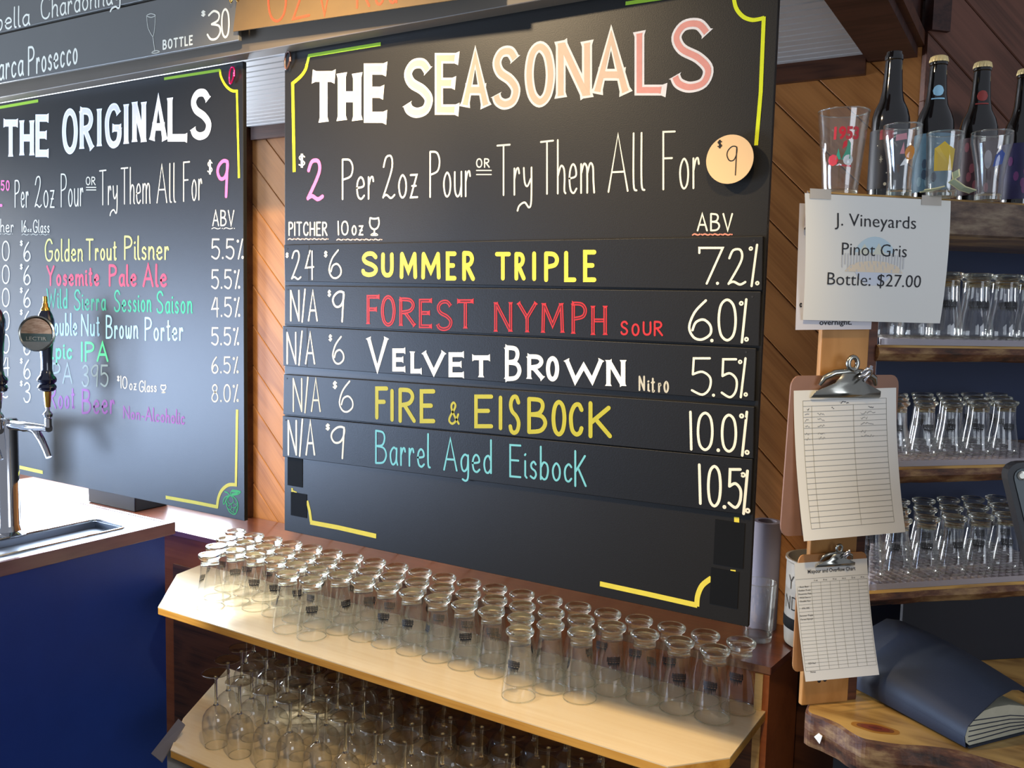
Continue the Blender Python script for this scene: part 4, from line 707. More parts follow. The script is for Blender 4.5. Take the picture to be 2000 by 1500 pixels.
def text_mesh(txt, size, width=None, bold=0, shear=0):
    cu = bpy.data.curves.new('t', 'FONT'); cu.body = txt; cu.size = size; cu.offset = bold; cu.shear = shear; cu.align_x = 'CENTER'; cu.resolution_u = 3
    o = bpy.data.objects.new('t', cu); me = bpy.data.meshes.new_from_object(o); bpy.data.objects.remove(o); bpy.data.curves.remove(cu)
    if width:
        xs = [v.co.x for v in me.vertices]; k = width / (max(xs) - min(xs)); c = (max(xs) + min(xs)) / 2
        for v in me.vertices: v.co.x = (v.co.x - c) * k
    return me

def print_on(parent, txt, c, size, width, mat, frame, bold=0, curve=None, name='lettering'):
    """print flat text on a sheet: frame(a, b) turns sheet coordinates into a point"""
    me = text_mesh(txt, size, width, bold)
    for v in me.vertices:
        p = frame(c[0] + v.co.x, c[1] + v.co.y); v.co = p
    me.name = name
    me.materials.clear(); me.materials.append(mat)
    o = bpy.data.objects.new(name, me); COL.objects.link(o); o.parent = parent; o.location = -root_loc(parent)
    return o

# ------------------------------------------------------------------ the room
floor = struct(block('floor', (-5, -1.5, -.05), (3, 4.2, 0), plain('floor_grey', '55504a', .6, vary=.2)))

def clip_poly(poly, f):
    out = []
    for i in range(len(poly)):
        a, b = poly[i], poly[(i + 1) % len(poly)]; fa, fb = f(a), f(b)
        if fa >= 0: out.append(a)
        if (fa >= 0) != (fb >= 0): t = fa / (fa - fb); out.append((a[0] + (b[0] - a[0]) * t, a[1] + (b[1] - a[1]) * t))
    return out

def plank_wall(name, rects, ang, pitch, off, put, mat, th=.018):
    """diagonal tongue and groove: each plank is clipped to the wall and keeps its own grain direction"""
    w = thing(name, '', '', (0, 0, 0)); del w['label']; del w['category']; w['kind'] = 'structure'
    ca, sa = math.cos(ang), math.sin(ang)
    for rect in rects:
        (x0, z0), (x1, z1) = rect; cs = [-x * sa + z * ca for x in (x0, x1) for z in (z0, z1)]
        k0 = math.floor((min(cs) - off) / pitch); k1 = math.ceil((max(cs) - off) / pitch)
        for k in range(k0, k1):
            a, b = off + k * pitch, off + (k + 1) * pitch
            poly = [(x0, z0), (x1, z0), (x1, z1), (x0, z1)]
            poly = clip_poly(poly, lambda p: -p[0] * sa + p[1] * ca - a - .0008)
            if poly: poly = clip_poly(poly, lambda p: b - .0008 + p[0] * sa - p[1] * ca)
            if len(poly) < 3: continue
            cx = sum(p[0] for p in poly) / len(poly); cz = sum(p[1] for p in poly) / len(poly)
            loc = [((p[0] - cx) * ca + (p[1] - cz) * sa, -(p[0] - cx) * sa + (p[1] - cz) * ca) for p in poly]
            area_ = abs(sum(loc[i][0] * loc[(i + 1) % len(loc)][1] - loc[(i + 1) % len(loc)][0] * loc[i][1] for i in range(len(loc)))) / 2
            if area_ < .0006: continue
            n = len(loc); ctr = (sum(p[0] for p in loc) / n, sum(p[1] for p in loc) / n)
            ins = []
            for p in loc:                                       # chamfer only the long edges
                yy = p[1]; yy = max(-1e9, yy)
                ins.append(p)
            lo = min(p[1] for p in loc); hi = max(p[1] for p in loc); ch = .0022
            ins = [(p[0], min(max(p[1], lo + ch), hi - ch)) for p in loc]
            vs = [(p[0], 0, p[1]) for p in loc] + [(p[0], -th + ch, p[1]) for p in loc] + [(p[0], -th, p[1]) for p in ins]
            fs = [tuple(range(2 * n, 3 * n))]
            for r_ in (0, 1):
                fs += [(r_ * n + i, r_ * n + (i + 1) % n, (r_ + 1) * n + (i + 1) % n, (r_ + 1) * n + i) for i in range(n)]
            mb = MB().add(vs, fs)
            o = bpy.data.objects.new('plank', mb.mesh('plank', mat[(k * 7) % len(mat)])); COL.objects.link(o); o.parent = w
            o.matrix_local = put(cx, cz) @ Matrix.Rotation(-ang, 4, 'Y')
    return w

WY = 2.37
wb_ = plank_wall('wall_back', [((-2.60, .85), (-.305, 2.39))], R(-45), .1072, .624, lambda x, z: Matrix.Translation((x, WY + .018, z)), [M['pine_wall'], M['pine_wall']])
block('wall_core', (-2.64, WY + .018, 0), (-.29, WY + .1, 2.5), M['trim'], wb_)
block('wall_core', (-4.75, WY, 0), (-4.48, WY + .1, 2.5), M['trim'], wb_)
block('wall_core', (-4.48, WY, 0), (-2.64, WY + .1, .93), M['trim'], wb_)
block('wall_core', (-4.48, WY, 2.30), (-2.64, WY + .1, 2.5), M['trim'], wb_)
RW = Matrix.Rotation(R(45), 4, 'Z'); RO = Vector((-.305, 2.37, 0))
wr = plank_wall('wall_right', [((0, .6), (1.15, 3.3))], R(-38), .125, .03, lambda s, z: Matrix.Translation(RO + Vector((SU.x * s, SU.y * s, z))) @ RW, [M['pine_wall_shaded'], M['pine_wall_shaded']])
mb = MB().box((0, .018, 0), (1.3, .08, 3.4), xf=lambda s, t, z: RO + SU * s + SN * t + Vector((0, 0, z))); mb.build('wall_core', M['trim'], wr)
struct(block('trim_1', (-2.575, WY - .018, 2.335), (-.43, WY, 2.385), M['trim']))
struct(block('trim_2', (-2.64, WY - .03, .91), (-2.585, WY + .02, 2.385), M['trim']))
mb = MB().box((.0, -.03, 2.42), (.05, 0, 3.3), xf=lambda s, t, z: RO + SU * s + SN * t + Vector((0, 0, z))); struct(mb.build('trim_3', M['beam']))

# window in the back wall, mostly behind the left menu board
win = thing('window_1', '', '', (0, 0, 0)); del win['label']; del win['category']; win['kind'] = 'structure'
for nm, a, b in (('window_frame', (-4.48, WY - .01, .93), (-4.42, WY + .06, 2.30)), ('window_frame', (-2.70, WY - .01, .93), (-2.64, WY + .06, 2.30)), ('window_frame', (-4.42, WY - .01, .93), (-2.70, WY + .06, .97)), ('window_frame', (-4.42, WY - .01, 2.26), (-2.70, WY + .06, 2.30)), ('mullion', (-3.58, WY, .97), (-3.55, WY + .05, 2.26))):
    block(nm, a, b, M['trim'], win)
for a, b in ((-4.42, -3.58), (-3.55, -2.70)): block('pane', (a, WY + .02, .97), (b, WY + .024, 2.26), M['window_glass'], win)
wl = struct(block('wall_left', (-4.85, -1.4, 0), (-4.8, 2.4, 3.4), plain('left_wall', '8a8a88', .7)))

# beadboard soffit over the bar, its fascia and side beam
ce = thing('ceiling', '', '', (0, 0, 0)); del ce['label']; del ce['category']; ce['kind'] = 'structure'
n = 17; y0, y1 = 1.668, WY
for k in range(n):
    a = y0 + (y1 - y0) * k / n; b = a + (y1 - y0) / n
    me = MB().add([(-4.7, a + .0012, 2.387), (-.43, a + .0012, 2.387), (-.43, b - .0012, 2.387), (-4.7, b - .0012, 2.387), (-4.7, a + .006, 2.382), (-.43, a + .006, 2.382), (-.43, b - .004, 2.382), (-4.7, b - .004, 2.382)],
                  [(7, 6, 5, 4), (0, 1, 5, 4), (2, 3, 7, 6), (1, 2, 6, 5), (3, 0, 4, 7)])
    me.build('ceiling_board', M['ceiling'], ce)
block('ceiling_deck', (-4.75, 1.668, 2.388), (-.30, WY, 2.42), M['trim'], ce)
beam = struct(block('trim_4', (-.425, 1.50, 2.365), (-.315, WY, 2.60), M['beam']))

# header board that carries the signs
hd = tag(block('header_board', (-4.6, 1.600, 2.362), (-.43, 1.645, 2.82), M['header'], None, .002), 'long brown painted header board across the top, carrying the hanging menu boards', 'header board')

# ------------------------------------------------------------------ menu boards
sea = thing('menu_board', 'large black menu board headed THE SEASONALS with yellow corner lines', 'menu board', (-1.07, 1.655, 1.146))
struct_board = MB().box((-1.684, 1.65, 1.146), (-.456, 1.662, 2.387)); struct_board.build('board_panel', M['board'], sea, bevel=.001)
for x0, z0, x1, z1 in ((-1.672, 1.268, -1.619, 1.342), (-1.660, 1.190, -1.604, 1.252), (-.529, 1.258, -.471, 1.346), (-.533, 1.178, -.478, 1.250)):
    MB().box((x0, 1.6488, z0), (x1, 1.65, z1)).build('hook_tape', M['tape'], sea)
ori = thing('menu_board', 'black menu board headed THE ORIGINALS with green hop drawing, in front of the window', 'menu board', (-2.44, 1.655, 1.148))
MB().box((-3.05, 1.65, 1.148), (-1.834, 1.662, 2.3625)).build('board_panel', M['board'], ori, bevel=.001)
SL = [[(-1.677, 1.888), (-.461, 1.886), (-.458, 1.787), (-1.675, 1.796)], [(-1.675, 1.785), (-.46, 1.785), (-.459, 1.684), (-1.675, 1.686)], [(-1.682, 1.682), (-.464, 1.68), (-.462, 1.581), (-1.68, 1.58)],
      [(-1.678, 1.558), (-.462, 1.571), (-.459, 1.473), (-1.68, 1.454)], [(-1.682, 1.45), (-.46, 1.472), (-.46, 1.365), (-1.682, 1.343)]]
slab_lab = ['black menu slat lettered in bold yellow capitals, topmost on the large board', 'black menu slat lettered in red capitals, second from the top', 'black menu slat lettered in white serif capitals, middle of the five',
            'black menu slat lettered in olive yellow with an ampersand, fourth from the top', 'black menu slat lettered in thin teal handwriting, lowest of the five']
owners = {'sea': sea, 'ori': ori}
for i, q in enumerate(SL):
    t = thing('name_sign', slab_lab[i], 'menu slat', ((q[0][0] + q[1][0]) / 2, 1.645, (q[2][1] + q[3][1]) / 2), 'name slats on the large menu board')
    vs = [(x, 1.641, z) for x, z in q] + [(x, 1.6495, z) for x, z in q]
    MB().add(vs, [(3, 2, 1, 0), (4, 5, 6, 7), (0, 1, 5, 4), (1, 2, 6, 5), (2, 3, 7, 6), (3, 0, 4, 7)]).build('slat_board', M['slat'], t, bevel=.0012)
    x = q[0][0] + .085
    if i in (0, 2): MB().box((x, 1.6404, q[3][1] + .002), (x + .0012, 1.641, q[0][1] - .002)).build('price_tab_joint', M['edge'], t)
    for sx in (.012, 1.2):
        MB().lathe([(.0022, 0), (.0022, .0006)], 8, (q[0][0] + sx, 1.641, q[0][1] - .010), axis=(0, -1, 0)).build('screw', M['edge'], t)
    owners['s%d' % (i + 1)] = t
disc = thing('price_disc', 'round cream card reading $9, standing proud of the large menu board', 'price card', (-.525, 1.63, 2.026))
MB().lathe([(.0445, 0), (.0445, .0015)], 48, (-.5255, 1.6285, 2.0265), axis=(0, -1, 0)).build('card', M['card'], disc)
MB().lathe([(.012, 0), (.012, .0215)], 16, (-.5255, 1.65, 2.0265), axis=(0, -1, 0)).build('magnet', M['black'], disc)
owners['disc'] = disc
st1 = thing('sign_strip', 'upper dark grey sign strip ending in Chardonnay, top left corner', 'sign', (-2.4, 1.57, 2.54), 'wine sign strips on the header')
MB().add([(x, y, z) for y in (1.568, 1.578) for x, z in ((-3.6, 2.552), (-1.765, 2.531), (-1.765, 2.68), (-3.6, 2.70))], [(3, 2, 1, 0)[::-1], (4, 5, 6, 7)[::-1], (0, 4, 5, 1), (1, 5, 6, 2), (2, 6, 7, 3), (3, 7, 4, 0)]).build('strip_board', M['sign_grey'], st1, bevel=.0015)
st2 = thing('sign_strip', 'lower dark grey sign strip ending in Prosecco, with BOTTLE $30 and a drawn flute', 'sign', (-2.4, 1.57, 2.39), 'wine sign strips on the header')
MB().add([(x, y, z) for y in (1.568, 1.578) for x, z in ((-3.6, 2.398), (-1.757, 2.384), (-1.765, 2.524), (-3.6, 2.545))], [(3, 2, 1, 0)[::-1], (4, 5, 6, 7)[::-1], (0, 4, 5, 1), (1, 5, 6, 2), (2, 6, 7, 3), (3, 7, 4, 0)]).build('strip_board', M['sign_grey'], st2, bevel=.0015)
for st, z in ((st1, 2.62), (st2, 2.46)):
    for x in (-3.2, -1.9): block('standoff', (x, 1.578, z - .02), (x + .03, 1.6, z + .02), M['trim'], st)
kr = thing('kraft_sign', 'brown kraft sign with orange handwriting, above the seasonals board', 'sign', (-1.45, 1.556, 2.39))
MB().add([(x, y, z) for y in (1.555, 1.5585) for x, z in ((-1.763, 2.402), (-1.03, 2.374), (-1.01, 2.70), (-1.705, 2.70))], [(3, 2, 1, 0)[::-1], (4, 5, 6, 7)[::-1], (0, 4, 5, 1), (1, 5, 6, 2), (2, 6, 7, 3), (3, 7, 4, 0)]).build('card', M['kraft'], kr)
block('standoff', (-1.5, 1.5585, 2.5), (-1.47, 1.6, 2.54), M['trim'], kr)
for x in (-1.768, -1.745):
    MB().tube([(x, 1.553 + .004 * math.cos(a), 2.478 + .007 * math.sin(a)) for a in [k * .7854 for k in range(8)]], .0016, 6, closed=True).build('eyelet', M['brass'], kr)
owners.update(st1=st1, st2=st2, kraft=kr)
put_letters(owners)
def carabiner(x, z, mat, label):
    t = thing('carabiner_clip', label, 'clip', (x, 1.645, z), 'clips hanging the menu boards')
    pts = [(x + .0085 * math.cos(a) * (1 + .25 * math.sin(a)) + .004 * math.sin(a), 1.6405, z - .010 + .021 * math.sin(a)) for a in [k * math.pi / 8 for k in range(16)]]
    MB().tube(pts, .0025, 8, closed=True).build('clip_body', mat, t, smooth=60)
    MB().lathe([(.0034, 0), (.0034, .010)], 10, (x + .009, 1.6405, z - .014)).build('screw_gate', mat, t, smooth=40)
carabiner(-1.866, 2.338, M['pink_clip'], 'pink carabiner clip at the top right corner of the left menu board')
carabiner(-1.665, 2.352, M['tan_clip'], 'dark bronze carabiner clip at the top left corner of the large menu board')

# ------------------------------------------------------------------ back counter and shelves
bc = thing('back_counter', 'reddish varnished wooden counter with orange plywood front under the menu boards', 'counter', (-1.6, 2.2, 0))
CP = [(-3.95, 2.06), (-.51, 2.06), (-.497, 2.20), (-.46, 2.26), (-.36, 2.30), (-.36, 2.365), (-3.95, 2.365)]
mb = MB().prism([(x + 1.6, y - 2.2) for x, y in CP], -.01, .01); centred(mb, 'countertop', M['counter'], (-1.6, 2.2, .90), bc, bevel=.002)
block('front_panel', (-3.9, 2.088, .05), (-.545, 2.10, .888), M['fascia'], bc)
block('front_panel_low', (-2.69, 2.081, .05), (-.547, 2.088, .775), M['dark_wood'], bc)
block('side_panel', (-.545, 2.062, 0), (-.513, 2.36, .889), M['fascia'], bc)
block('ply_edge', (-.5455, 2.056, 0), (-.527, 2.062, .889), M['ply_edge'], bc)
block('top_rail', (-2.69, 2.081, .872), (-.546, 2.088, .889), M['fascia'], bc)
def shelf(name, label, poly, z1, th):
    cx = sum(p[0] for p in poly) / len(poly); cy = sum(p[1] for p in poly) / len(poly)
    t = thing(name, label, 'shelf', (cx, cy, z1 - th), 'pine shelves on the counter front')
    mb = MB().prism([(x - cx, y - cy) for x, y in poly], -.003, 0); centred(mb, 'shelf_top', M['shelf'], (cx, cy, z1), t)
    mb = MB().prism([(x - cx, y - cy) for x, y in poly], -th, -.003); centred(mb, 'shelf_core', M['shelf_edge'], (cx, cy, z1), t, bevel=.002)
    for bx in (poly[0][0] + .35, (poly[0][0] + poly[-1][0]) / 2, -.75):
        mb = MB().prism([(0, 0), (0, -.16), (.012, -.16), (.22, -.012), (.22, 0)], -.01, .01, xf=lambda x, y, z, bx=bx: (bx + z, 2.080 - x, z1 - th + y)); mb.build('bracket', M['black'], t)
    return t
shelf('glass_shelf', 'pale varnished pine shelf holding upturned beer glasses, front corners clipped', [(-2.285, 1.712), (-.619, 1.691), (-.522, 1.800), (-.518, 2.080), (-2.534, 2.080), (-2.509, 1.956)], .80, .024)
shelf('stemware_shelf', 'lower pale pine shelf holding upturned stemmed glasses', [(-2.085, 1.598), (-.60, 1.585), (-.52, 1.68), (-.518, 2.080), (-2.40, 2.080), (-2.215, 1.745)], .45, .024)
mb = MB().add([(-2.175, 1.600, .412), (-2.128, 1.60, .400), (-2.10, 1.66, .497), (-2.135, 1.665, .503), (-2.175, 1.602, .408), (-2.128, 1.602, .396), (-2.10, 1.662, .493), (-2.135, 1.667, .499)], [(0, 1, 2, 3), (7, 6, 5, 4), (0, 4, 5, 1), (1, 5, 6, 2), (2, 6, 7, 3), (3, 7, 4, 0)])
tag(mb.build('grey_board', plain('grey_card', '6e6a70', .7)), 'small grey board leaning beside the lower shelf corner', 'board')

# left bar with steel top
BZ = .985; BX = -2.489; BE = 1.924
bar = thing('bar_counter', 'steel topped bar with wood edging and dark side panel coloured with blue lens haze, left', 'bar counter', (-3.0, 1.3, 0))
TX0, TX1, TY0, TY1 = -2.737, -2.570, .95, 1.808
mb = MB()
for a, b in (((-3.7, .2), (TX0, BE)), ((TX1, .2), (BX - .005, BE)), ((TX0, .2), (TX1, TY0)), ((TX0, TY1), (TX1, BE))): mb.box((a[0], a[1], BZ - .02), (b[0], b[1], BZ))
mb.build('steel_top', M['steel'], bar)
mb = MB(); mb.box((TX0, TY0, BZ - .025), (TX1, TY1, BZ - .022))
for a, b in (((TX0, TY0), (TX0 + .006, TY1)), ((TX1 - .006, TY0), (TX1, TY1)), ((TX0 + .006, TY0), (TX1 - .006, TY0 + .006)), ((TX0 + .006, TY1 - .006), (TX1 - .006, TY1))): mb.box((a[0], a[1], BZ - .022), (b[0], b[1], BZ - .001))
mb.build('drip_tray', M['steel'], bar)
MB().lathe([(.015, 0), (.018, .002), (.012, .004), (.008, .001)], 20, (-2.592, 1.505, BZ - .022)).build('drain', M['brass'], bar)
def rimpts(off):
    P = []
    for cx, cy, a0 in ((TX1 + off - .03, TY1 + off - .03, 0), (TX0 - off + .03, TY1 + off - .03, 90), (TX0 - off + .03, TY0 - off + .03, 180), (TX1 + off - .03, TY0 - off + .03, 270)):
        for k in range(5): a = R(a0 + k * 22.5); P.append((cx + .03 * math.cos(a), cy + .03 * math.sin(a), BZ + .003))
    return P
MB().tube(rimpts(.004), .003, 6, closed=True).build('tray_rim', M['chrome'], bar, smooth=50)
edge_w = wood('purple_brown_edge', '8a6668', '6c4c50', stretch=(6, 1, 6), rough=.22, coat=.5, knots=0)
block('wood_edge', (BX - .017, .2, BZ - .036), (BX, BE + .014, BZ + .006), edge_w, bar, .002)
block('wood_edge', (-3.7, BE, BZ - .036), (BX - .017, BE + .014, BZ + .002), edge_w, bar, .002)
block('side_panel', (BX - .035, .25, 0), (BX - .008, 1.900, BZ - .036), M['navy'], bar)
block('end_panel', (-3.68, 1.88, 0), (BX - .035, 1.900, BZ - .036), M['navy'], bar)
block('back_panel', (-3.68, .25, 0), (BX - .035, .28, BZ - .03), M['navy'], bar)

bx = thing('black_box', 'black box on the counter just under the left menu board', 'box', (-3.15, 2.24, .91))
block('box_body', (-3.30, 2.15, .9105), (-3.00, 2.30, 1.00), M['black'], bx, .004)
block('box_lid', (-3.305, 2.145, 1.00), (-2.995, 2.305, 1.015), M['plastic_black'], bx, .003)

# beer tap tower with two faucets
TWX, TWY = -2.793, 1.545
tt = thing('tap_tower', 'chrome column beer tap tower at the left edge, faucet pointing right', 'tap tower', (TWX, TWY, BZ))
MB().lathe([(.060, 0), (.060, .004), (.053, .009), (.041, .013), (.037, .027), (.0348, .033), (.0348, .365), (.030, .371), (.0, .373)], 40, (TWX, TWY, BZ + .0005), cap1=False).build('column', M['chrome'], tt, smooth=35)
def faucet(y, x1, first):
    z0 = 1.338
    f = bpy.data.objects.new('faucet', MB().tube([(TWX + .03, y + .03 * (not first), z0), (TWX + .095, y, z0 + .002), (TWX + .105, y, z0 + .002), (TWX + .15, y, z0 + .005), (x1 - .02, y, z0 + .008), (x1, y, z0 + .008)], [.0156, .0156, .0174, .0138, .011, .012], 16).mesh('faucet', M['chrome'], 50)); COL.objects.link(f); f.parent = tt; f.location = -tt.location
    MB().tube([(x1 - .10, y, z0), (x1 - .069, y, z0 - .007), (x1 - .041, y, z0 - .032), (x1 - .018, y, z0 - .060), (x1 - .005, y, z0 - .081)], [.012, .012, .011, .010, .0092], 14).build('spout', M['chrome'], f, smooth=50)
    MB().lathe([(.010, 0), (.010, .026), (.0073, .028), (.0128, .033), (.0137, .040), (.0082, .048), (.0055, .051), (.0055, .061)], 20, (x1 - .004, y, z0 + .011)).build('lever_collar', M['chrome'], f, smooth=40)
    z = z0 + .072; c = (x1 - .004, y, z); K = .916
    t = thing('beer_tap', 'dark navy tap handle with round wooden badge, in front of the left menu board' if first else 'dark navy tap handle cut off by the left picture edge', 'beer tap', c, 'beer taps')
    sc = lambda P: [(r * K, h * K) for r, h in P]
    MB().lathe(sc([(.008, 0), (.011, .03), (.0125, .055)]), 20, c).build('ferrule', M['brass'] if first else M['chrome'], t, smooth=40)
    MB().lathe(sc([(.017, .052), (.026, .058), (.029, .066), (.026, .074), (.022, .077), (.028, .084), (.030, .092), (.026, .100), (.020, .106), (.0165, .125), (.017, .16), (.020, .20), (.024, .24), (.027, .27), (.026, .285), (.020, .305), (.013, .318)]), 28, c).build('handle_body', M['tap_blue'], t, smooth=40)
    if first:
        MB().lathe(sc([(.014, .316), (.014, .322), (.009, .330), (.0085, .338), (.006, .342), (.007, .350), (.0065, .362), (.0, .364)]), 20, c, cap1=False).build('finial', M['brass'], t, smooth=40)
        cc = Vector((x1, y - .030, z + .222)); d = Vector((.55, -.82, .06)).normalized(); rgt = Vector((-d.y, d.x, 0)).normalized()
        bd = bpy.data.objects.new('badge', MB().lathe(sc([(.056, -.006), (.058, -.002), (.058, .004), (.054, .006), (.050, .003)]), 48, cc, axis=d).mesh('badge', M['chrome_worn'], 40)); COL.objects.link(bd); bd.parent = t; bd.location = -t.location
        def half(a0, a1, nm, mat):
            pts = [cc + d * .0042 + (rgt * math.cos(a) + Vector((0, 0, 1)) * math.sin(a)) * .0452 for a in [a0 + (a1 - a0) * k / 24 for k in range(25)]]
            MB().add(pts, [tuple(range(25))]).build(nm, mat, bd)
        half(0, math.pi, 'wood_inlay', wood('badge_wood', 'd0b094', '9c7658', stretch=(20, 20, 90), knots=0)); half(math.pi, 2 * math.pi, 'green_inlay', plain('badge_green', '4a5a54', .5))
        print_on(bd, 'LECTIR', (0, -.020), .015, .058, M['dim_paint'], lambda a, b: cc + d * .0056 + rgt * a + Vector((0, 0, b)))
faucet(TWY, -2.560, True)
faucet(TWY - .11, -2.625, False)
# ------------------------------------------------------------------ upturned beer glasses
ORD = ['zeroth', 'first', 'second', 'third', 'fourth', 'fifth', 'sixth', 'seventh', 'eighth', 'ninth', 'tenth', 'eleventh', 'twelfth', 'thirteenth', 'fourteenth', 'fifteenth', 'sixteenth', 'seventeenth', 'eighteenth', 'nineteenth', 'twentieth', 'twenty-first']
def beer_profile(k=1.0):
    out = [(.0402, .0), (.0412, .0015), (.0418, .010), (.0415, .020), (.0398, .034), (.0370, .052), (.0336, .072), (.0306, .090), (.0289, .104), (.0276, .125), (.0266, .146), (.0264, .150)]
    return [(r * k, z * k) for r, z in out]
def beer_radius(z, k=1.0):
    P = beer_profile(k)
    for (r0, z0), (r1, z1) in zip(P, P[1:]):
        if z <= z1: return r0 + (r1 - r0) * (z - z0) / (z1 - z0)
    return P[-1][0]
def beer_meshes(k, seg, tag_):
    P = beer_profile(k)
    body = MB().lathe([(r * 1, z) for r, z in P[:-2]] + [(.0272 * k, .1342 * k)], seg, cap0=False, cap1=False)
    lip = MB().tube([((P[1][0] - .0008 * k) * math.cos(a), (P[1][0] - .0008 * k) * math.sin(a), .0014 * k) for a in [2 * math.pi * i / seg for i in range(seg)]], .0013 * k, 6, closed=True)
    # the thick bottom of the tumbler, one solid piece of glass with the foot disc
    BP = [(.0, .1645), (.0170, .1650), (.0255, .1672), (.0300, .1684), (.0334, .1676), (.0348, .1648), (.0348, .1612), (.0330, .1568), (.0287, .1534), (.0265, .1500), (.0266, .1460), (.0272, .1340), (.0262, .1342), (.0248, .1395), (.0200, .1440), (.0120, .1462), (.0, .1468)]
    base = MB().lathe([(r * k, z * k) for r, z in reversed(BP)], seg, cap0=False, cap1=False)
    # the printed emblem: a black band with arched top and ragged drips, wrapped on the wall
    em = MB(); n = 14
    def onwall(a, z): r = beer_radius(z, k) + .0003; return (r * math.sin(a), -r * math.cos(a), z)
    n = 10
    for i in range(n):                                   # a band of ragged letters under an arch, with drips below
        a0 = -.56 + 1.12 * i / n; a1 = a0 + 1.12 / n * .76; am = (a0 + a1) / 2; q = max(0, 1 - (am / .60) ** 2)
        zt = (.0940 + .0040 * q + (.0016 if i in (0, n - 1) else 0)) * k; zb = (.0858 - .0012 * (i % 2)) * k
        em.add([onwall(a0, zb), onwall(am, zb - .0008 * k), onwall(a1, zb), onwall(a1, zt), onwall(am, zt + .0018 * k), onwall(a0, zt)], [(0, 1, 2, 3, 4, 5)])
    for z0_, z1_, aw in ((.0920, .0932, .58), (.0862, .0872, .56), (.0806, .0840, .48)):
        for i in range(10): a0 = -aw + 2 * aw * i / 10; a1 = a0 + 2 * aw / 10; em.add([onwall(a0, z0_ * k), onwall(a1, z0_ * k), onwall(a1, z1_ * k), onwall(a0, z1_ * k)], [(0, 1, 2, 3)])
    for i in range(8):
        a0 = -.46 + .92 * i / 8; a1 = a0 + .92 / 8 * .9; am = (a0 + a1) / 2; dz = (.0125 - .008 * abs(am) / .46 + (.003 if i % 2 else 0)) * k
        em.add([onwall(a0, .0808 * k), onwall(am, .0808 * k - dz), onwall(a1, .0808 * k)], [(0, 1, 2)])
    return (body.mesh('glass_body_' + tag_, M['glass'], 60), lip.mesh('rim_' + tag_, M['glass_base'], 60), base.mesh('glass_base_' + tag_, M['glass_base'], 45), em.mesh('emblem_' + tag_, M['emblem']))
def beer_proto(k, seg, tag_, label, group, loc):
    t = thing('beer_glass', label, 'glass', loc, group); a, b, c, d = beer_meshes(k, seg, tag_)
    part('glass_body', t, a); part('rim', t, b); part('glass_base', t, c); part('emblem', t, d); return t
rows = [('back', 2.036, [-2.307 + .08645 * i for i in range(21)]), ('second', 1.956, [-2.255 + .0863 * i for i in range(20)]), ('third', 1.877, [-2.212 + .0862 * i for i in range(16)]), ('front', 1.801, [-2.154, -1.825, -1.730, -1.048])]
proto = None; G1 = 'upturned beer glasses on the pine shelf'
rnd = random.Random(3)
for nm, y, xs in rows:
    for i, x in enumerate(xs):
        if nm == 'front': lab = 'upturned flared beer glass, %s from the left of the four in the front row' % ORD[i + 1]
        else: lab = 'upturned flared beer glass, %s from the left in the %s row of the pine shelf' % (ORD[i + 1], nm if nm == 'back' else {'second': 'second', 'third': 'third'}[nm])
        loc = (x + rnd.uniform(-.0012, .0012), y + rnd.uniform(-.0012, .0012), .8003)
        if proto is None: proto = beer_proto(1.0, 36, 'large', lab, G1, loc); g = proto
        else: g = copy_tree(proto); g.location = loc; g['label'] = lab
        yaw = math.atan2(loc[0], loc[1])
        g.rotation_euler[2] = (-math.atan2(loc[0], loc[1]) + rnd.uniform(-.35, .35)) if rnd.random() < .42 else rnd.uniform(0, 6.28)

# ------------------------------------------------------------------ upturned stemware on the lower shelf
def stem_meshes(seg):
    P = [(.0310, .0), (.0330, .012), (.0372, .034), (.0398, .056), (.0396, .074), (.0360, .092), (.0280, .106), (.0160, .116), (.0075, .122)]
    bowl = MB().lathe(P, seg, cap0=False, cap1=False)
    stem = MB().lathe([(.0078, .1215), (.0052, .128), (.0040, .142), (.0036, .170), (.0040, .196), (.0060, .207)], 14)
    foot = MB().lathe([(.0, .2072), (.0060, .207), (.014, .2105), (.0300, .2148), (.0385, .2165), (.0400, .2180), (.0385, .2195), (.0300, .2185), (.0120, .2165), (.0, .2160)], seg, cap0=False, cap1=False)
    rim = MB().tube([(.0306 * math.cos(a), .0306 * math.sin(a), .001) for a in [2 * math.pi * i / seg for i in range(seg)]], .0011, 6, closed=True)
    return bowl.mesh('bowl', M['glass_dim'], 60), stem.mesh('stem', M['glass_base'], 60), foot.mesh('foot', M['glass_dim'], 60), rim.mesh('rim', M['glass_base'], 60)
wrows = [('front', 1.690, -1.995, 14), ('second', 1.775, -2.045, 15), ('third', 1.862, -2.080, 16), ('fourth', 1.945, -2.16, 16), ('rear', 2.022, -2.21, 16)]
wp = None
for nm, y, x0, cnt in wrows:
    for i in range(cnt):
        x = x0 + .0985 * i
        if x > -.60: continue
        lab = 'upturned stemmed glass, %s from the left in the %s row of the lower shelf' % (ORD[i + 1], nm)
        loc = (x + rnd.uniform(-.004, .004), y + rnd.uniform(-.0015, .0015), .4503)
        if wp is None:
            wp = thing('stemmed_glass', lab, 'glass', loc, 'upturned stemmed glasses on the lower shelf')
            a, b, c, d = stem_meshes(32); part('bowl', wp, a); part('stem', wp, b); part('foot', wp, c); part('rim', wp, d)
        else: g = copy_tree(wp); g.location = loc; g['label'] = lab

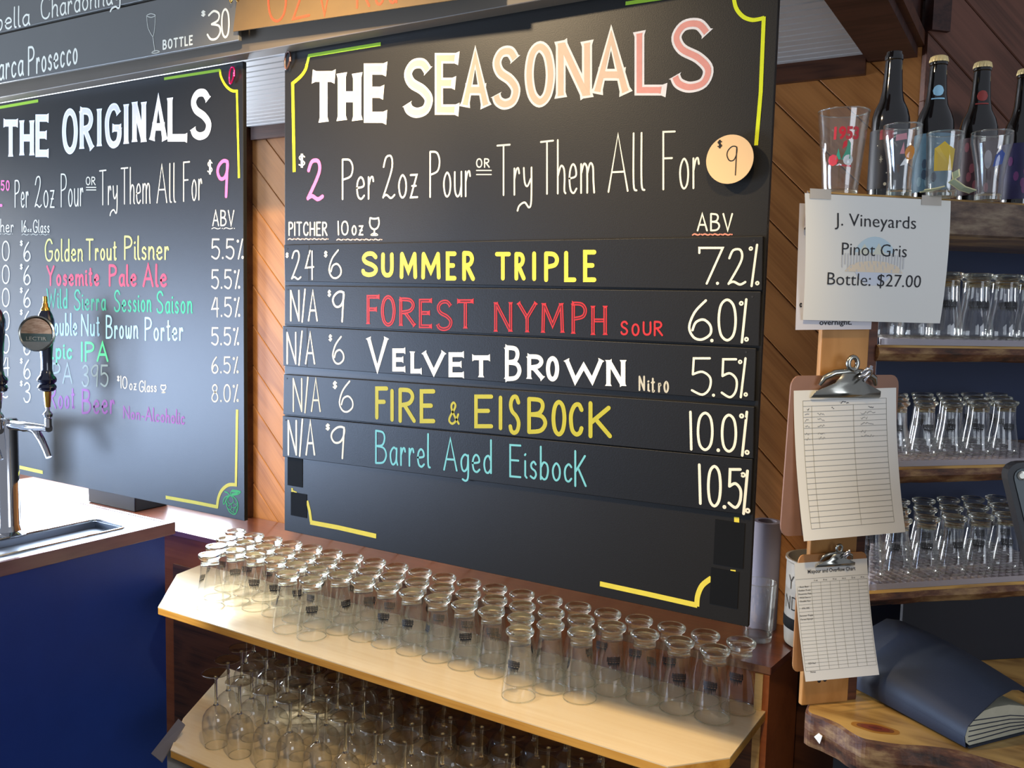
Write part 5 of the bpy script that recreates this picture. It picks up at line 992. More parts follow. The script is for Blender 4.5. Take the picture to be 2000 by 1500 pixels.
# ------------------------------------------------------------------ things at the right end of the counter
c = (-.604, 2.322, .9103)
tu = thing('cardboard_tube', 'tall grey cardboard tube standing behind the clear tumbler, right of the menu board', 'tube', c)
centred(MB().lathe([(.0365, 0), (.0365, .285), (.0360, .287), (.0240, .287), (.0235, .285), (.0235, .004), (.0, .004)], 40, cap1=False), 'tube_wall', M['tube'], c, tu, smooth=40)
c = (-.590, 2.225, .9103)
cu = thing('tumbler', 'empty clear plastic tumbler standing before the grey tube', 'tumbler', c)
centred(MB().lathe([(.0345, .0), (.0365, .003), (.0375, .02), (.0395, .08), (.0425, .150), (.0412, .150), (.0380, .08), (.0358, .026)], 36, cap1=False), 'tumbler_wall', M['glass'], c, cu, smooth=50)
centred(MB().lathe([(.0335, .0), (.0345, .004), (.0350, .014), (.0, .016)], 36, cap1=False), 'tumbler_base', M['glass_base'], c, cu, smooth=50)
centred(MB().tube([(.0418 * math.cos(a), .0418 * math.sin(a), .150) for a in [k * math.pi / 16 for k in range(32)]], .0013, 6, closed=True), 'rim', M['glass_base'], c, cu, smooth=60)
c = (-.452, 2.272, .9103)
bk = thing('bucket', 'cream plastic bucket with black band and marker writing, behind the clipboards', 'bucket', c)
centred(MB().lathe([(.070, 0), (.080, .006), (.083, .05), (.083, .215), (.086, .218), (.086, .224), (.080, .224), (.078, .02), (.0, .018)], 40, cap1=False), 'bucket_body', M['bucket'], c, bk, smooth=40)
centred(MB().lathe([(.0836, .048), (.0845, .050), (.0845, .075), (.0836, .077)], 40, cap0=False, cap1=False), 'black_band', M['tape'], c, bk, smooth=40)
def onbucket(a, b): an = math.atan2(0 - c[0], c[1]) + 0; th = -a / .084 ; v = Vector((math.sin(-an), -math.cos(an), 0)); v = Matrix.Rotation(-th - .72, 3, 'Z') @ Vector((0, -1, 0)); return Vector(c) + v * .0842 + Vector((0, 0, b))
for tx, x, z in (('Y', -.003, .150), ('ND', .0, .098)):
    print_on(bk, tx, (x, z), .052, .022 if tx == 'Y' else .05, M['ink'], onbucket, bold=-.0008)

# ------------------------------------------------------------------ corner shelf unit: post, live edge shelves, slab
cu_ = thing('corner_shelf', 'rustic corner shelf unit with pine post and bark edged shelves', 'shelf unit', F45(.2, .15, 1.03))
mb = MB().box((-.048, -.006, -.46), (.048, .006, .46)); centred(mb, 'post', M['post'], F45(.049, .006, 1.49), cu_, rot=(0, 0, R(45)), bevel=.002)
mb = MB().box((-.010, -.012, -.46), (.010, .012, .46)); centred(mb, 'post_batten', M['dark_wood'], F45(.108, .016, 1.49), cu_, rot=(0, 0, R(45)), bevel=.002)
for (ss, zz) in ((.034, 1.075), (.046, 1.076)):
    centred(MB().lathe([(.0035, 0), (.0035, .0008)], 10, axis=(0, -1, 0)), 'screw', M['black'], F45(ss, -.0005, zz), cu_, rot=(0, 0, R(45)))
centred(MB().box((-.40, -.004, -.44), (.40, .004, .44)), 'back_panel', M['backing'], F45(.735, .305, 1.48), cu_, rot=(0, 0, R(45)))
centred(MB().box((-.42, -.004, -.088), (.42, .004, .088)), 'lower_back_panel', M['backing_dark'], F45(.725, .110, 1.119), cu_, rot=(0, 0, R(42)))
def wav(s, seed, amp): return amp * (noise.noise(Vector((s * 9, seed, 0))) + .5 * noise.noise(Vector((s * 26, seed, 3))))
def live(name, s0, s1, tf, tb, zt, th, seed, amp, edge, parent, top=None, lip=.006, n=36, skew=.0):
    """a slab with a wavy natural front edge: top and bottom faces of sawn wood, the front of bark"""
    mb = MB(); W = s1 - s0
    for i in range(n + 1):
        s = s0 + W * i / n; f = tf + wav(s, seed, amp); x = s - s0 - W / 2; xb = max(x, -W / 2 + skew)
        col = [(xb, tb, 0), (x, f + lip, 0), (x, f + wav(s, seed + 5, amp * .4), -.004), (x, f - .004 + wav(s, seed + 2, amp * .7), -th * .5), (x, f + .004 + wav(s, seed + 4, amp * .6), -th + .003), (x, f + .010, -th + wav(s, seed + 9, .002)), (xb, tb, -th)]
        mb.v += col
    q = 7
    for i in range(n):
        for j in range(q - 1): mb.f.append((i * q + j, (i + 1) * q + j, (i + 1) * q + j + 1, i * q + j + 1)); mb.mi.append(0 if j in (0, 1, 5) else 1)
    mb.f.append(tuple(range(q))[::-1]); mb.mi.append(1); mb.f.append(tuple(n * q + j for j in range(q))); mb.mi.append(1)
    return centred(mb, name, [top or M['slab_top'], edge], F45((s0 + s1) / 2, 0, zt), parent, rot=(0, 0, R(45)))
live('shelf_board', -.056, 1.15, -.028, .30, 1.9555, .064, 1.3, .004, M['bark_grey'], cu_, skew=.235)
live('shelf_board', .114, 1.15, -.006, .29, 1.6935, .030, 2.7, .004, M['bark'], cu_, skew=.24)
live('shelf_board', .128, 1.15, .004, .29, 1.4680, .032, 4.1, .005, M['bark'], cu_, skew=.24)
live('shelf_board', .128, .62, .004, .29, 1.2360, .031, 6.2, .005, M['bark'], cu_, skew=.24)
def liner(s0, s1, t0, t1, z, label):
    c = F45((s0 + s1) / 2, (t0 + t1) / 2, z); t = thing('shelf_liner', label, 'shelf liner', c, 'clear grid liners on the corner shelves'); mb = MB(); h = .011; w = .0012
    nx = int((s1 - s0) / .0155); ny = int((t1 - t0) / .0155)
    for i in range(nx + 1): x = -(s1 - s0) / 2 + (s1 - s0) * i / nx; mb.box((x - w / 2, -(t1 - t0) / 2, 0), (x + w / 2, min((t1 - t0) / 2, -(t1 - t0) / 2 + .004 + (x + (s1 - s0) / 2) / .73), h))
    for j in range(ny + 1):
        y = -(t1 - t0) / 2 + (t1 - t0) * j / ny; mb.box((-(s1 - s0) / 2 + .73 * (y + (t1 - t0) / 2), y - w / 2, 0), ((s1 - s0) / 2, y + w / 2, h))
    o = centred(mb, 'plastic_grid', M['liner'], c, t, rot=(0, 0, R(45))); o['kind'] = 'stuff'
liner(.122, .62, .000, .27, 1.694, 'clear plastic grid liner on the upper glass shelf of the corner unit')
liner(.136, .62, .010, .27, 1.4685, 'clear plastic grid liner on the middle shelf beside the large clipboard')
liner(.136, .61, .010, .27, 1.2365, 'clear plastic grid liner on the lowest corner shelf beside the small clipboard')
p2 = None
for nm, z, k, s0, ds, cnt, ts in (('upper', 1.7055, .74, .165, .066, 6, (.050, .125)), ('middle', 1.480, .62, .215, .062, 5, (.065, .14, .21)), ('lowest', 1.248, .66, .165, .062, 6, (.055, .13, .20))):
    for j, tt_ in enumerate(ts):
        p2 = None if j == 0 else p2
        for i in range(cnt):
            s = s0 + .74 * (tt_ - ts[0]) + ds * i
            
            rowname = ['front', 'second', 'rear'][j]
            lab = 'small upturned glass, %s from the left, %s row of the %s corner shelf' % (ORD[i + 1], rowname, nm)
            c = F45(s, tt_, z + .0003)
            if p2 is None or nm == 'middle' and j == 0 and i == 0: p2 = beer_proto(k, 28, nm, lab, 'upturned glasses on the %s corner shelf' % nm, c)
            else: g = copy_tree(p2); g.location = c; g['label'] = lab
            (p2 if (i == 0) else g).rotation_euler[2] = rnd.uniform(-.6, .6) + .1
# the counter slab under the unit
slab = thing('slab_counter', 'thick live edge pine slab counter with knot and bark front, lower right', 'counter', (0, 1.8, .96))
edge = [(-.332, 1.640), (-.326, 1.606), (-.300, 1.598), (-.272, 1.588), (-.248, 1.568), (-.226, 1.556), (-.200, 1.560), (-.170, 1.568), (-.130, 1.588), (-.088, 1.600), (-.04, 1.597), (.012, 1.594), (.08, 1.585), (.2, 1.57), (.35, 1.56)]
es = [tuple(v) for v in smooth_pts([Vector(e) for e in edge], 4)]
back = [(.9, 1.9), (.9, 2.6), (.3, 2.7), (-.29, 2.28), (-.34, 2.0)]
mb = MB(); th = .062; poly = es + back; nP = len(poly); ne = len(es); cx, cy = 0, 1.8
vs = []
for i, (x, y) in enumerate(poly):
    k = 1 if i < ne else 0; w1 = .006 * noise.noise(Vector((x * 30, y * 30, 0))) * k; w2 = .008 * noise.noise(Vector((x * 22, y * 22, 5))) * k
    for dz, dy in ((0, 0), (-.004, -.004 * k + w1), (-th * .5, -.010 * k + w2), (-th, -.002 * k + w1)): vs.append((x - cx - (.004 if i < 4 else 0) * (dz < 0), y - cy + dy, dz))
mb.v = vs
mb.f.append(tuple(i * 4 for i in range(nP))); mb.mi.append(0); mb.f.append(tuple(i * 4 + 3 for i in range(nP))[::-1]); mb.mi.append(0)
for i in range(nP):
    j = (i + 1) % nP
    for q in range(3): mb.f.append((i * 4 + q, i * 4 + q + 1, j * 4 + q + 1, j * 4 + q)); mb.mi.append(1)
centred(mb, 'slab_top', [M['slab_top'], M['bark']], (cx, cy, 1.03), slab)
kc = Vector((-.214, 1.606, 1.0303))
for rx, ry, zz, mt in ((.040, .018, 0, plain('knot_halo', 'a8742e', .3)), (.031, .0125, .0002, plain('knot_ring', '7c4a26', .3)), (.024, .0095, .0004, plain('knot_heart', '7a3826', .35, vary=.3, vscale=90)), (.011, .0042, .0006, plain('knot_core', '5c2a20', .4))):
    MB().add([kc + Vector((rx * math.cos(a) * .98 - ry * math.sin(a) * .1, ry * math.sin(a) + rx * .12 * math.cos(a) + .001 * math.sin(5 * a), zz)) for a in [k * math.pi / 14 for k in range(28)]], [tuple(range(28))]).build('knot', mt, slab)
block('leg_panel', (-.30, 1.72, 0), (.5, 1.76, .967), M['black'], slab)
mb = MB().add([(-.312, 1.5905, .993), (-.301, 1.5855, .985), (-.297, 1.5845, 1.001), (-.304, 1.588, 1.003), (-.312, 1.5925, .993), (-.301, 1.5875, .985), (-.297, 1.5865, 1.001), (-.304, 1.590, 1.003)], [(0, 1, 2, 3), (7, 6, 5, 4), (0, 4, 5, 1), (1, 5, 6, 2), (2, 6, 7, 3), (3, 7, 4, 0)])
tag(mb.build('paper_scrap', M['paper']), 'small torn white paper scrap stuck to the bark front of the slab counter', 'paper scrap')

# binder lying on the slab
A_ = Vector((-.292, 1.772, 1.0305)); B_ = Vector((-.068, 1.617, 1.0305)); ax = (B_ - A_).normalized(); wx = Vector((-ax.y, ax.x, 0)); Lb = (B_ - A_).length
bn = thing('binder', 'thick blue grey binder lying on the slab counter, page ends showing', 'binder', tuple((A_ + B_) / 2))
prof = [(.200, .000), (.0, .0), (-.010, .006), (-.014, .022), (-.008, .040), (.008, .052), (.030, .064), (.060, .080), (.095, .088), (.130, .082), (.165, .064), (.190, .044)]
pin = [(.196, .003), (.004, .003), (-.005, .010), (-.008, .022), (-.003, .036), (.012, .048), (.034, .058), (.06, .060), (.095, .058), (.13, .050), (.165, .036), (.19, .020)]
mb = MB(); NS = 8
def bsec(P, u, e): return [A_ + ax * (u * Lb) + wx * (w * (1 + .0 * u)) + Vector((0, 0, h * (1 + .35 * math.sin(min(1, (1 - u) * 1.2) * 1.6) * e))) for w, h in P]
rings_o = [bsec(prof, k / NS, 1) for k in range(NS + 1)]
nP = len(prof); vs = [p for r_ in rings_o for p in r_]; fs = []
inner = [bsec([(w, h + (.0022 if i < 2 else -.0022)) for i, (w, h) in enumerate(prof)], k / NS, 1) for k in range(NS + 1)]
for k in range(NS):
    for i in range(nP - 1): fs.append((k * nP + i, k * nP + i + 1, (k + 1) * nP + i + 1, (k + 1) * nP + i))
o = len(vs); vs2 = [p for r_ in inner for p in r_]
fs += [(f[3] + o, f[2] + o, f[1] + o, f[0] + o) for f in list(fs)]
for k in (0, NS):
    for i in range(nP - 1): fs.append((k * nP + i, k * nP + i + 1, o + k * nP + i + 1, o + k * nP + i))
for i in (0, nP - 1):
    for k in range(NS): fs.append((k * nP + i, (k + 1) * nP + i, o + (k + 1) * nP + i, o + k * nP + i))
mb.add(vs + vs2, fs); mb.build('cover', M['binder'], bn, smooth=40)
mb = MB(); vs = []; 
for u in (.03, .985): vs += [A_ + ax * (u * Lb) + wx * w + Vector((0, 0, h)) for w, h in pin]
n_ = len(pin); mb.add(vs, [tuple(range(n_)), tuple(range(n_, 2 * n_))[::-1]] + [(i, i + n_, (i + 1) % n_ + n_, (i + 1) % n_) for i in range(n_)]); mb.build('page_block', M['pages'], bn, smooth=30)
for k in range(5):
    h0 = .010 + k * .009; p0 = A_ + ax * (.9865 * Lb); mbk = MB()
    mbk.tube([p0 + wx * .0 + Vector((0, 0, h0)), p0 + wx * .10 + Vector((0, 0, h0 * .75 + .004)), p0 + wx * .19 + Vector((0, 0, h0 * .35 + .004))], .0009, 5); mbk.build('page_gap', M['binder'], bn)

# rugged tablet at the right edge
C0 = Vector((-.043, 1.416, 1.545)); fx = Vector((.92, .36, .06)).normalized(); fz = Vector((.27, .04, -.962)).normalized(); fn = fx.cross(fz).normalized()
if fn.y > 0: fn = -fn
tb = thing('tablet', 'black rugged tablet terminal with lit screen, cut by the right edge', 'tablet', tuple(C0 + fx * .15 + fz * .49))
def rrect(w, h, r, n=5, i=0):
    P = []
    for cx_, cy_, a0 in ((w - r, r, -90), (w - r, h - r, 0), (r, h - r, 90), (r, r, 180)):
        for k in range(n + 1): a = R(a0 + 90 * k / n); P.append((cx_ + (r - i) * math.cos(a), cy_ + (r - i) * math.sin(a)))
    return P
TX = lambda x, y, z: C0 + fx * x + fz * y + fn * z
MB().prism(rrect(.30, .30, .025), -.028, 0, xf=TX).build('tablet_shell', M['plastic_black'], tb, bevel=.004)
mb = MB(); o_ = rrect(.30, .30, .025, i=.008); i_ = [(min(max(x, .030), .27), min(max(y, .022), .27)) for x, y in o_]; nn_ = len(o_)
mb.add([TX(x, y, .0015) for x, y in o_] + [TX(x, y, .0005) for x, y in i_], [(k, (k + 1) % nn_, (k + 1) % nn_ + nn_, k + nn_) for k in range(nn_)]); mb.build('bezel', M['bezel'], tb)
MB().add([TX(x, y, .0008) for x, y in ((.030, .022), (.27, .022), (.27, .27), (.030, .27))], [(0, 1, 2, 3)]).build('screen', M['screen'], tb)
MB().lathe([(.0065, 0), (.0065, .0015), (.004, .002)], 14, TX(.019, .019, .0014), axis=fn).build('screw', M['chrome_worn'], tb)
MB().add([TX(x, y, .0018) for x, y in ((.029, .008), (.07, .008), (.07, .018), (.029, .018))], [(0, 1, 2, 3)]).build('sticker', M['paper'], tb)
MB().tube([TX(.15, .29, -.03), TX(.15, .38, -.05), C0 + fx * .15 + fz * .49], [.02, .018, .022], 12).build('stand_arm', M['plastic_black'], tb, smooth=50)
q = C0 + fx * .15 + fz * .49; MB().lathe([(.085, 0), (.085, .008), (.03, .014), (.022, .03)], 32, (q.x, max(q.y, 1.68), 1.0305)).build('stand_foot', M['plastic_black'], tb, smooth=40)
MB().tube([q, Vector((q.x, max(q.y, 1.68), 1.055))], .02, 12).build('stand_arm', M['plastic_black'], tb)

# ------------------------------------------------------------------ bottles and glasses on the top shelf
ZT = 1.9557
def bottle(c, H, cap, lab, labelmat, neckmat, motif):
    t = thing('beer_bottle', lab, 'bottle', c, 'dark bottles on the top shelf'); k = H / .27
    P = [(.029, 0), (.0325, .003), (.0336, .012), (.0336, .140), (.0326, .152), (.0290, .166), (.0215, .182), (.0178, .200), (.0160, .225), (.0148, .250), (.0142, .2545), (.0158, .256), (.0158, .263), (.0135, .2665), (.0132, .27)]
    centred(MB().lathe([(r * k, z * k) for r, z in P], 36), 'bottle_body', M['bottle_glass'], c, t, smooth=40)
    if cap: 
        mb = MB(); n = 42; prof = [(.0158, .2610), (.0160, .2640), (.0150, .2705), (.012, .2725), (0, .2728)]; vs = []; fs = []
        for j, (r, z) in enumerate(prof):
            for i in range(n): rr = r + (.0008 if (i % 2 and j < 2) else 0); a = 2 * math.pi * i / n; vs.append((rr * k * math.cos(a), rr * k * math.sin(a), z * k))
        for j in range(4):
            for i in range(n): fs.append((j * n + i, j * n + (i + 1) % n, (j + 1) * n + (i + 1) % n, (j + 1) * n + i))
        mb.add(vs, fs); centred(mb, 'cap', M['cap'], c, t)
    centred(MB().lathe([(.0340 * k, .022), (.0340 * k, .128 * k)], 36, cap0=False, cap1=False), 'label_wrap', labelmat, c, t, smooth=40)
    def rz(z):
        for (r0, z0), (r1, z1) in zip(P, P[1:]):
            if z <= z1 * k and z1 > z0: return (r0 + (r1 - r0) * (z / k - z0) / (z1 - z0)) * k + .0007
        return .015
    def patch(cols, off):                                # cols: (angle, z low, z high), wrapped round the bottle
        mb = MB(); f = lambda a, z: (rz(z) * math.sin(a + off), -rz(z) * math.cos(a + off), z)
        for (a, l, h), (a2, l2, h2) in zip(cols, cols[1:]): mb.add([f(a, l), f(a2, l2), f(a2, h2), f(a, h)], [(0, 1, 2, 3)])
        return mb
    face = -math.atan2(c[0], c[1]) * -1
    if neckmat:
        cols = [(-.55 + 1.1 * i / 10, .207 * k - .010 * math.sqrt(max(0, 1 - (-1 + .2 * i) ** 2)), .207 * k + .010 * math.sqrt(max(0, 1 - (-1 + .2 * i) ** 2))) for i in range(11)]
        centred(patch(cols, .25), 'neck_emblem', neckmat, c, t)
        centred(patch([(-.6 + .12 * i, .191 * k, .1935 * k) for i in range(11)], .25), 'neck_emblem', neckmat, c, t)
    for cols, shapes in motif:
        for sh in shapes: centred(patch(sh, 0), 'label_motif', cols, c, t)
M['cap'] = plain('cream_crown_cap', 'e8cf92', .4, metal=.2)
lb_black = plain('label_black', '12121c', .45, vary=.2, vscale=40); lb_teal = plain('label_slate_blue', '54788a', .5, vary=.45, vscale=45); lb_red = plain('label_dark_red', '3a1c22', .5, vary=.5, vscale=40); lb_navy = plain('label_violet_navy', '24204a', .5, vary=.5, vscale=30)
def dot_cols(ca, cz, ra, rz_): return [(ca + ra * (-1 + .25 * i), cz - rz_ * math.sqrt(max(0, 1 - (-1 + .25 * i) ** 2)), cz + rz_ * math.sqrt(max(0, 1 - (-1 + .25 * i) ** 2))) for i in range(9)]
star = [[(-.30, .0745, .0755), (-.12, .0745, .0755)], [(-.225, .068, .082), (-.21, .068, .082)], [(-.27, .070, .0712), (-.16, .079, .0802)], [(-.27, .079, .0802), (-.16, .070, .0712)], dot_cols(.1, .05, .03, .0012), dot_cols(.05, .030, .08, .003), dot_cols(-.45, .10, .03, .001)]
redband = [[(-.35 + .1 * i, .110, .126 + .002 * (i % 2)) for i in range(8)]]
blot = lambda seed, n_: [dot_cols(random.Random(seed + i).uniform(-.6, .7), random.Random(seed + 9 * i).uniform(.035, .115), .14, .009) for i in range(n_)]
def btl(px_loc, *a): bottle((px_loc[0], px_loc[1], ZT), *a)
btl((-.277, 1.790), .272, False, 'dark bottle without a cap, black snowflake label, behind the two left glasses', lb_black, None, [(M['dim_paint'], star), (plain('label_red', '9a2c38', .5), redband)])
btl((-.210, 1.862), .272, True, 'dark bottle with cream cap and slate blue label', lb_teal, M['sky_paint'], [(plain('label_motif_dark', '2c4256', .5), blot(3, 5)), (plain('label_motif_light', '7a9aa6', .5), blot(40, 4))])
btl((-.142, 1.940), .272, True, 'dark bottle with cream cap, red neck mark and dark red label', lb_red, plain('neck_red', '9a3a34', .5), [(plain('label_motif_rose', '7a3c44', .5), blot(13, 5))])
btl((-.072, 2.030), .272, True, 'dark bottle with violet navy label, cut by the right edge', lb_navy, None, [(plain('label_motif_plum', '6a3468', .5), blot(23, 6))])

def tumbler(name, label, c, prof, motifs):
    t = thing(name, label, 'glass', c, 'souvenir glasses on the top shelf')
    H = prof[-1][1]; zi = prof[0][1] + .012
    inn = [(r - .0017, z) for r, z in prof if z > zi]
    mb = MB().lathe(prof, 36, cap0=False, cap1=False); mb.lathe(list(reversed([(.0005, zi), (inn[0][0] - .002, zi)] + inn)), 36, cap0=False, cap1=False)
    centred(mb, 'glass_wall', M['glass'], c, t, smooth=50)
    centred(MB().lathe([(prof[0][0] - .001, 0), (prof[0][0] - .0006, zi - .002), (0, zi - .001)], 36, cap1=False), 'glass_bottom', M['glass_base'], c, t, smooth=50)
    centred(MB().tube([((prof[-1][0] - .0008) * math.cos(a), (prof[-1][0] - .0008) * math.sin(a), H) for a in [k * math.pi / 18 for k in range(36)]], .0013, 6, closed=True), 'rim', M['glass_base'], c, t, smooth=60)
    def rad(z):
        for (r0, z0), (r1, z1) in zip(prof, prof[1:]):
            if z <= z1: return r0 + (r1 - r0) * (z - z0) / (z1 - z0)
        return prof[-1][0]
    yaw = -math.atan2(c[0], c[1])
    def wall(a, z): r = rad(z) + .0005; return (r * math.sin(a - yaw * -1 * -1), -r * math.cos(a - yaw), z)
    for nm, mat, polys in motifs:
        mb = MB()
        for P in polys:
            mb.add([(math.sin(a + math.atan2(-c[0], c[1])) * (rad(z) + .0005), -math.cos(a + math.atan2(-c[0], c[1])) * (rad(z) + .0005), z) for a, z in P], [tuple(range(len(P)))])
        centred(mb, nm, mat, c, t)
    return t, rad
def ell(ca, cz, ra, rz, n=12): return [(ca + ra * math.cos(i * 2 * math.pi / n), cz + rz * math.sin(i * 2 * math.pi / n)) for i in range(n)]
red = plain('print_red', 'd22430', .5); grn = plain('print_green', '3a9a7a', .5); wht = plain('print_white', 'd8dcdc', .6); orn = plain('print_orange', 'd88a28', .5); yel = plain('print_mustard', 'c2a428', .5); blu = plain('print_blue', '2c4a98', .5); grv = plain('print_grey', '9a9aa2', .6)
c = (-.338, 1.678, ZT)
t, rad = tumbler('pint_glass', 'clear pint glass printed 1953 in red over green trees, leftmost on the top shelf', c, [(.0300, 0), (.0315, .02), (.0378, .09), (.0438, .147), (.0438, .149)],
    [('red_print', red, [ell(-.40, .060, .26, .010, 8), [(.02, .078), (.22, .084), (.20, .094), (.06, .090)], [(-.1, .050), (.5, .048), (.5, .051), (-.1, .053)]]), ('green_print', grn, [[(-.28, .061), (-.02, .061), (-.15, .080)], [(.0, .060), (.42, .062), (.38, .088), (.28, .094), (.18, .076)]]), ('white_print', wht, [ell(.32, .060, .24, .009), [(-.25, .0505), (.05, .0505), (.0, .053), (-.1, .054)]])])
az = math.atan2(-c[0], c[1])
def onpint(a, b): an = a / rad(b) + az + .10; return Vector(c) + Vector((math.sin(an) * (rad(b) + .0008), -math.cos(an) * (rad(b) + .0008), b))
print_on(t, '1953', (.003, .096), .028, .043, red, onpint, bold=.0012)
c = (-.243, 1.706, ZT)
tumbler('tasting_glass', 'small flared tasting glass with orange and white prints', c, [(.0210, 0), (.0215, .012), (.0205, .03), (.0225, .055), (.0285, .085), (.0325, .104), (.0325, .115), (.0318, .122)],
    [('orange_print', orn, [ell(.55, .072, .34, .012)]), ('pink_print', plain('print_pink', 'b88088', .6), [[(-.35, .092), (.25, .094), (.2, .104), (-.3, .102)], [(-.1, .07), (.2, .07), (.1, .09)]]), ('white_print', wht, [[(-.05, .05), (.3, .052), (.25, .062), (.1, .056)]])])
c = (-.178, 1.735, ZT)
tumbler('tasting_glass', 'straight small glass with mustard yellow print, behind the folded banknotes', c, [(.0250, 0), (.0255, .012), (.0272, .05), (.0300, .107), (.0300, .109)],
    [('mustard_print', yel, [[(-.55, .042), (.55, .042), (.6, .078), (.25, .084), (.0, .091), (-.3, .084), (-.55, .080)]])])
c = (-.110, 1.812, ZT)
tumbler('tasting_glass', 'small flared tasting glass with blue print, near the right edge', c, [(.0220, 0), (.0225, .012), (.0225, .035), (.0260, .06), (.0310, .085), (.0345, .100), (.0345, .112), (.0340, .118)],
    [('blue_print', blu, [[(.15, .055), (.75, .060), (.8, .078), (.55, .084), (.25, .074)]]), ('grey_print', grv, [ell(-.15, .068, .22, .016)])])
# folded banknotes in front of the glasses
def note(pts, label, w=.022):
    t = thing('banknote', label, 'banknote', (pts[0][0], pts[0][1], ZT), 'banknotes on the top shelf')
    P = [Vector(p) for p in pts]; side = Vector((.5, -.5, .15)).normalized() * w; th = Vector((0, 0, .0006)); vs = []
    for p in P: vs += [p, p + side, p + side + th, p + th]
    fs = []
    for i in range(len(P) - 1):
        for j in range(4): fs.append((4 * i + j, 4 * i + (j + 1) % 4, 4 * i + 4 + (j + 1) % 4, 4 * i + 4 + j))
    fs += [(0, 3, 2, 1), tuple(4 * (len(P) - 1) + j for j in range(4))]
    MB().add(vs, fs).build('note_sheet', M['cash'], t)
    e = MB(); e.tube([p + side * .02 + th * 1.2 for p in P], .0012, 5); e.tube([p + side * .98 + th * 1.2 for p in P], .0012, 5); e.build('note_margin', M['cash_edge'], t)
note([(-.133, 1.716, 1.9575), (-.148, 1.702, 1.962), (-.164, 1.690, 1.974), (-.158, 1.700, 1.980), (-.160, 1.702, 1.992)], 'folded pale green banknote standing tilted before the mustard printed glass', .016)
note([(-.205, 1.668, 1.9565), (-.190, 1.676, 1.9592), (-.176, 1.686, 1.9635)], 'crumpled yellowish banknote lying flat at the shelf edge', .012)

# ------------------------------------------------------------------ sheets and clipboards hung on the post
def sheet(name, label, corners, t0, curl, parent=None, mat=None, cat='paper sheet', n=10, bend=0):
    """a paper sheet (s, z corners: tl, tr, br, bl) standing at distance t0 before the post, its foot curling forward"""
    tl, tr, br, bl = [Vector(c) for c in corners]
    def fr(a, b):                                             # a, b in 0..1 over the sheet
        p = (bl * (1 - a) + br * a) * (1 - b) + (tl * (1 - a) + tr * a) * b
        return F45(p.x, -(t0 + curl * (1 - b) ** 2 + bend * math.sin(a * math.pi) * .004), p.y)
    mb = MB(); vs = []; m_ = n + 1
    for off in (0, .0003):
        for j in range(m_):
            for i in range(m_): vs.append(fr(i / n, j / n) + SN * off)
    fs = []
    for j in range(n):
        for i in range(n):
            a = j * m_ + i; fs += [(a, a + 1, a + m_ + 1, a + m_), (a + m_ * m_, a + m_ * m_ + m_, a + m_ * m_ + m_ + 1, a + m_ * m_ + 1)]
    mb.add(vs, fs)
    if parent is None:
        parent = thing(name, label, cat, tuple(F45((bl.x + br.x) / 2, -t0, bl.y)))
    mb.build('sheet', mat or M['paper'], parent, smooth=60)
    return parent, lambda a, b, lift=.0006: fr(a, b) - SN * lift
def lines(parent, fr, segs, w, mat, name='printed_grid', W=.21, H=.27, sub=6):
    mb = MB()
    for (a0, b0, a1, b1) in segs:
        vs = []
        dx, dy = (a1 - a0) * W, (b1 - b0) * H; l = math.hypot(dx, dy); nx, ny = -dy / l * w / 2 / W, dx / l * w / 2 / H
        for k in range(sub + 1):
            t = k / sub; a = a0 + (a1 - a0) * t; b = b0 + (b1 - b0) * t; vs += [fr(a + nx, b + ny), fr(a - nx, b - ny)]
        mb.add(vs, [(2 * k, 2 * k + 1, 2 * k + 3, 2 * k + 2) for k in range(sub)])
    o = mb.build(name, mat, parent); return o
# the laminated notice behind the price sheet
nt, fr = sheet('notice_sheet', 'laminated notice mostly hidden behind the wine price sheet, only overnight. showing', [(-.062, 1.935), (.098, 1.935), (.092, 1.7215), (-.058, 1.7180)], .0095, .001, mat=plain('laminated_paper', 'd0cdd2', .3))
W_, H_ = .155, .215
print_on(nt, 'overnight.', (.52, .040), .013, .066, M['toner'], lambda a, b: fr(.52 + (a - .52) / W_, .040 + (b - .040) / H_), bold=.0002)
print_on(nt, 'c', (.055, .185), .013, .005, M['toner'], lambda a, b: fr(.055 + (a - .055) / W_, .185 + (b - .185) / H_), bold=.0008)
J, fr = sheet('price_sheet', 'white sheet printed Pinot Gris Bottle: $27.00, taped to the top shelf edge', [(-.0704, 1.9486), (.2173, 1.9502), (.230, 1.7346), (-.048, 1.7358)], .0375, -.022, n=12)
W_, H_ = .280, .215
# faint round watermark: sky, peaks, ground and a drip lettered band
def wm(pts, col, nm):
    MB().add([fr(a, b, .0004) for a, b in pts], [tuple(range(len(pts)))]).build('watermark', col, J)
ring = lambda a0, a1, k=1.0: [(.475 + .150 * k * math.cos(R(a)), .49 + .195 * k * math.sin(R(a))) for a in range(a0, a1 + 1, 10)]
wm(ring(20, 160), plain('wm_sky', 'c9dde4', .8), 'w'); wm(ring(200, 340), plain('wm_blue', 'd8dee8', .8), 'w')
for px_, pz in ((.40, .625), (.50, .635)): 
    MB().add([fr(a, b, .0005) for a, b in ((px_ - .045, .54), (px_ + .05, .54), (px_, pz))], [(0, 1, 2)]).build('watermark', plain('wm_peak', 'e0e0cc', .8), J)
MB().add([fr(a, b, .00055) for a, b in ((.27, .40), (.68, .40), (.64, .455), (.56, .485), (.46, .492), (.36, .478), (.30, .445))], [tuple(range(7))]).build('watermark', plain('wm_sand', 'efdcc0', .8), J)
mb = MB()
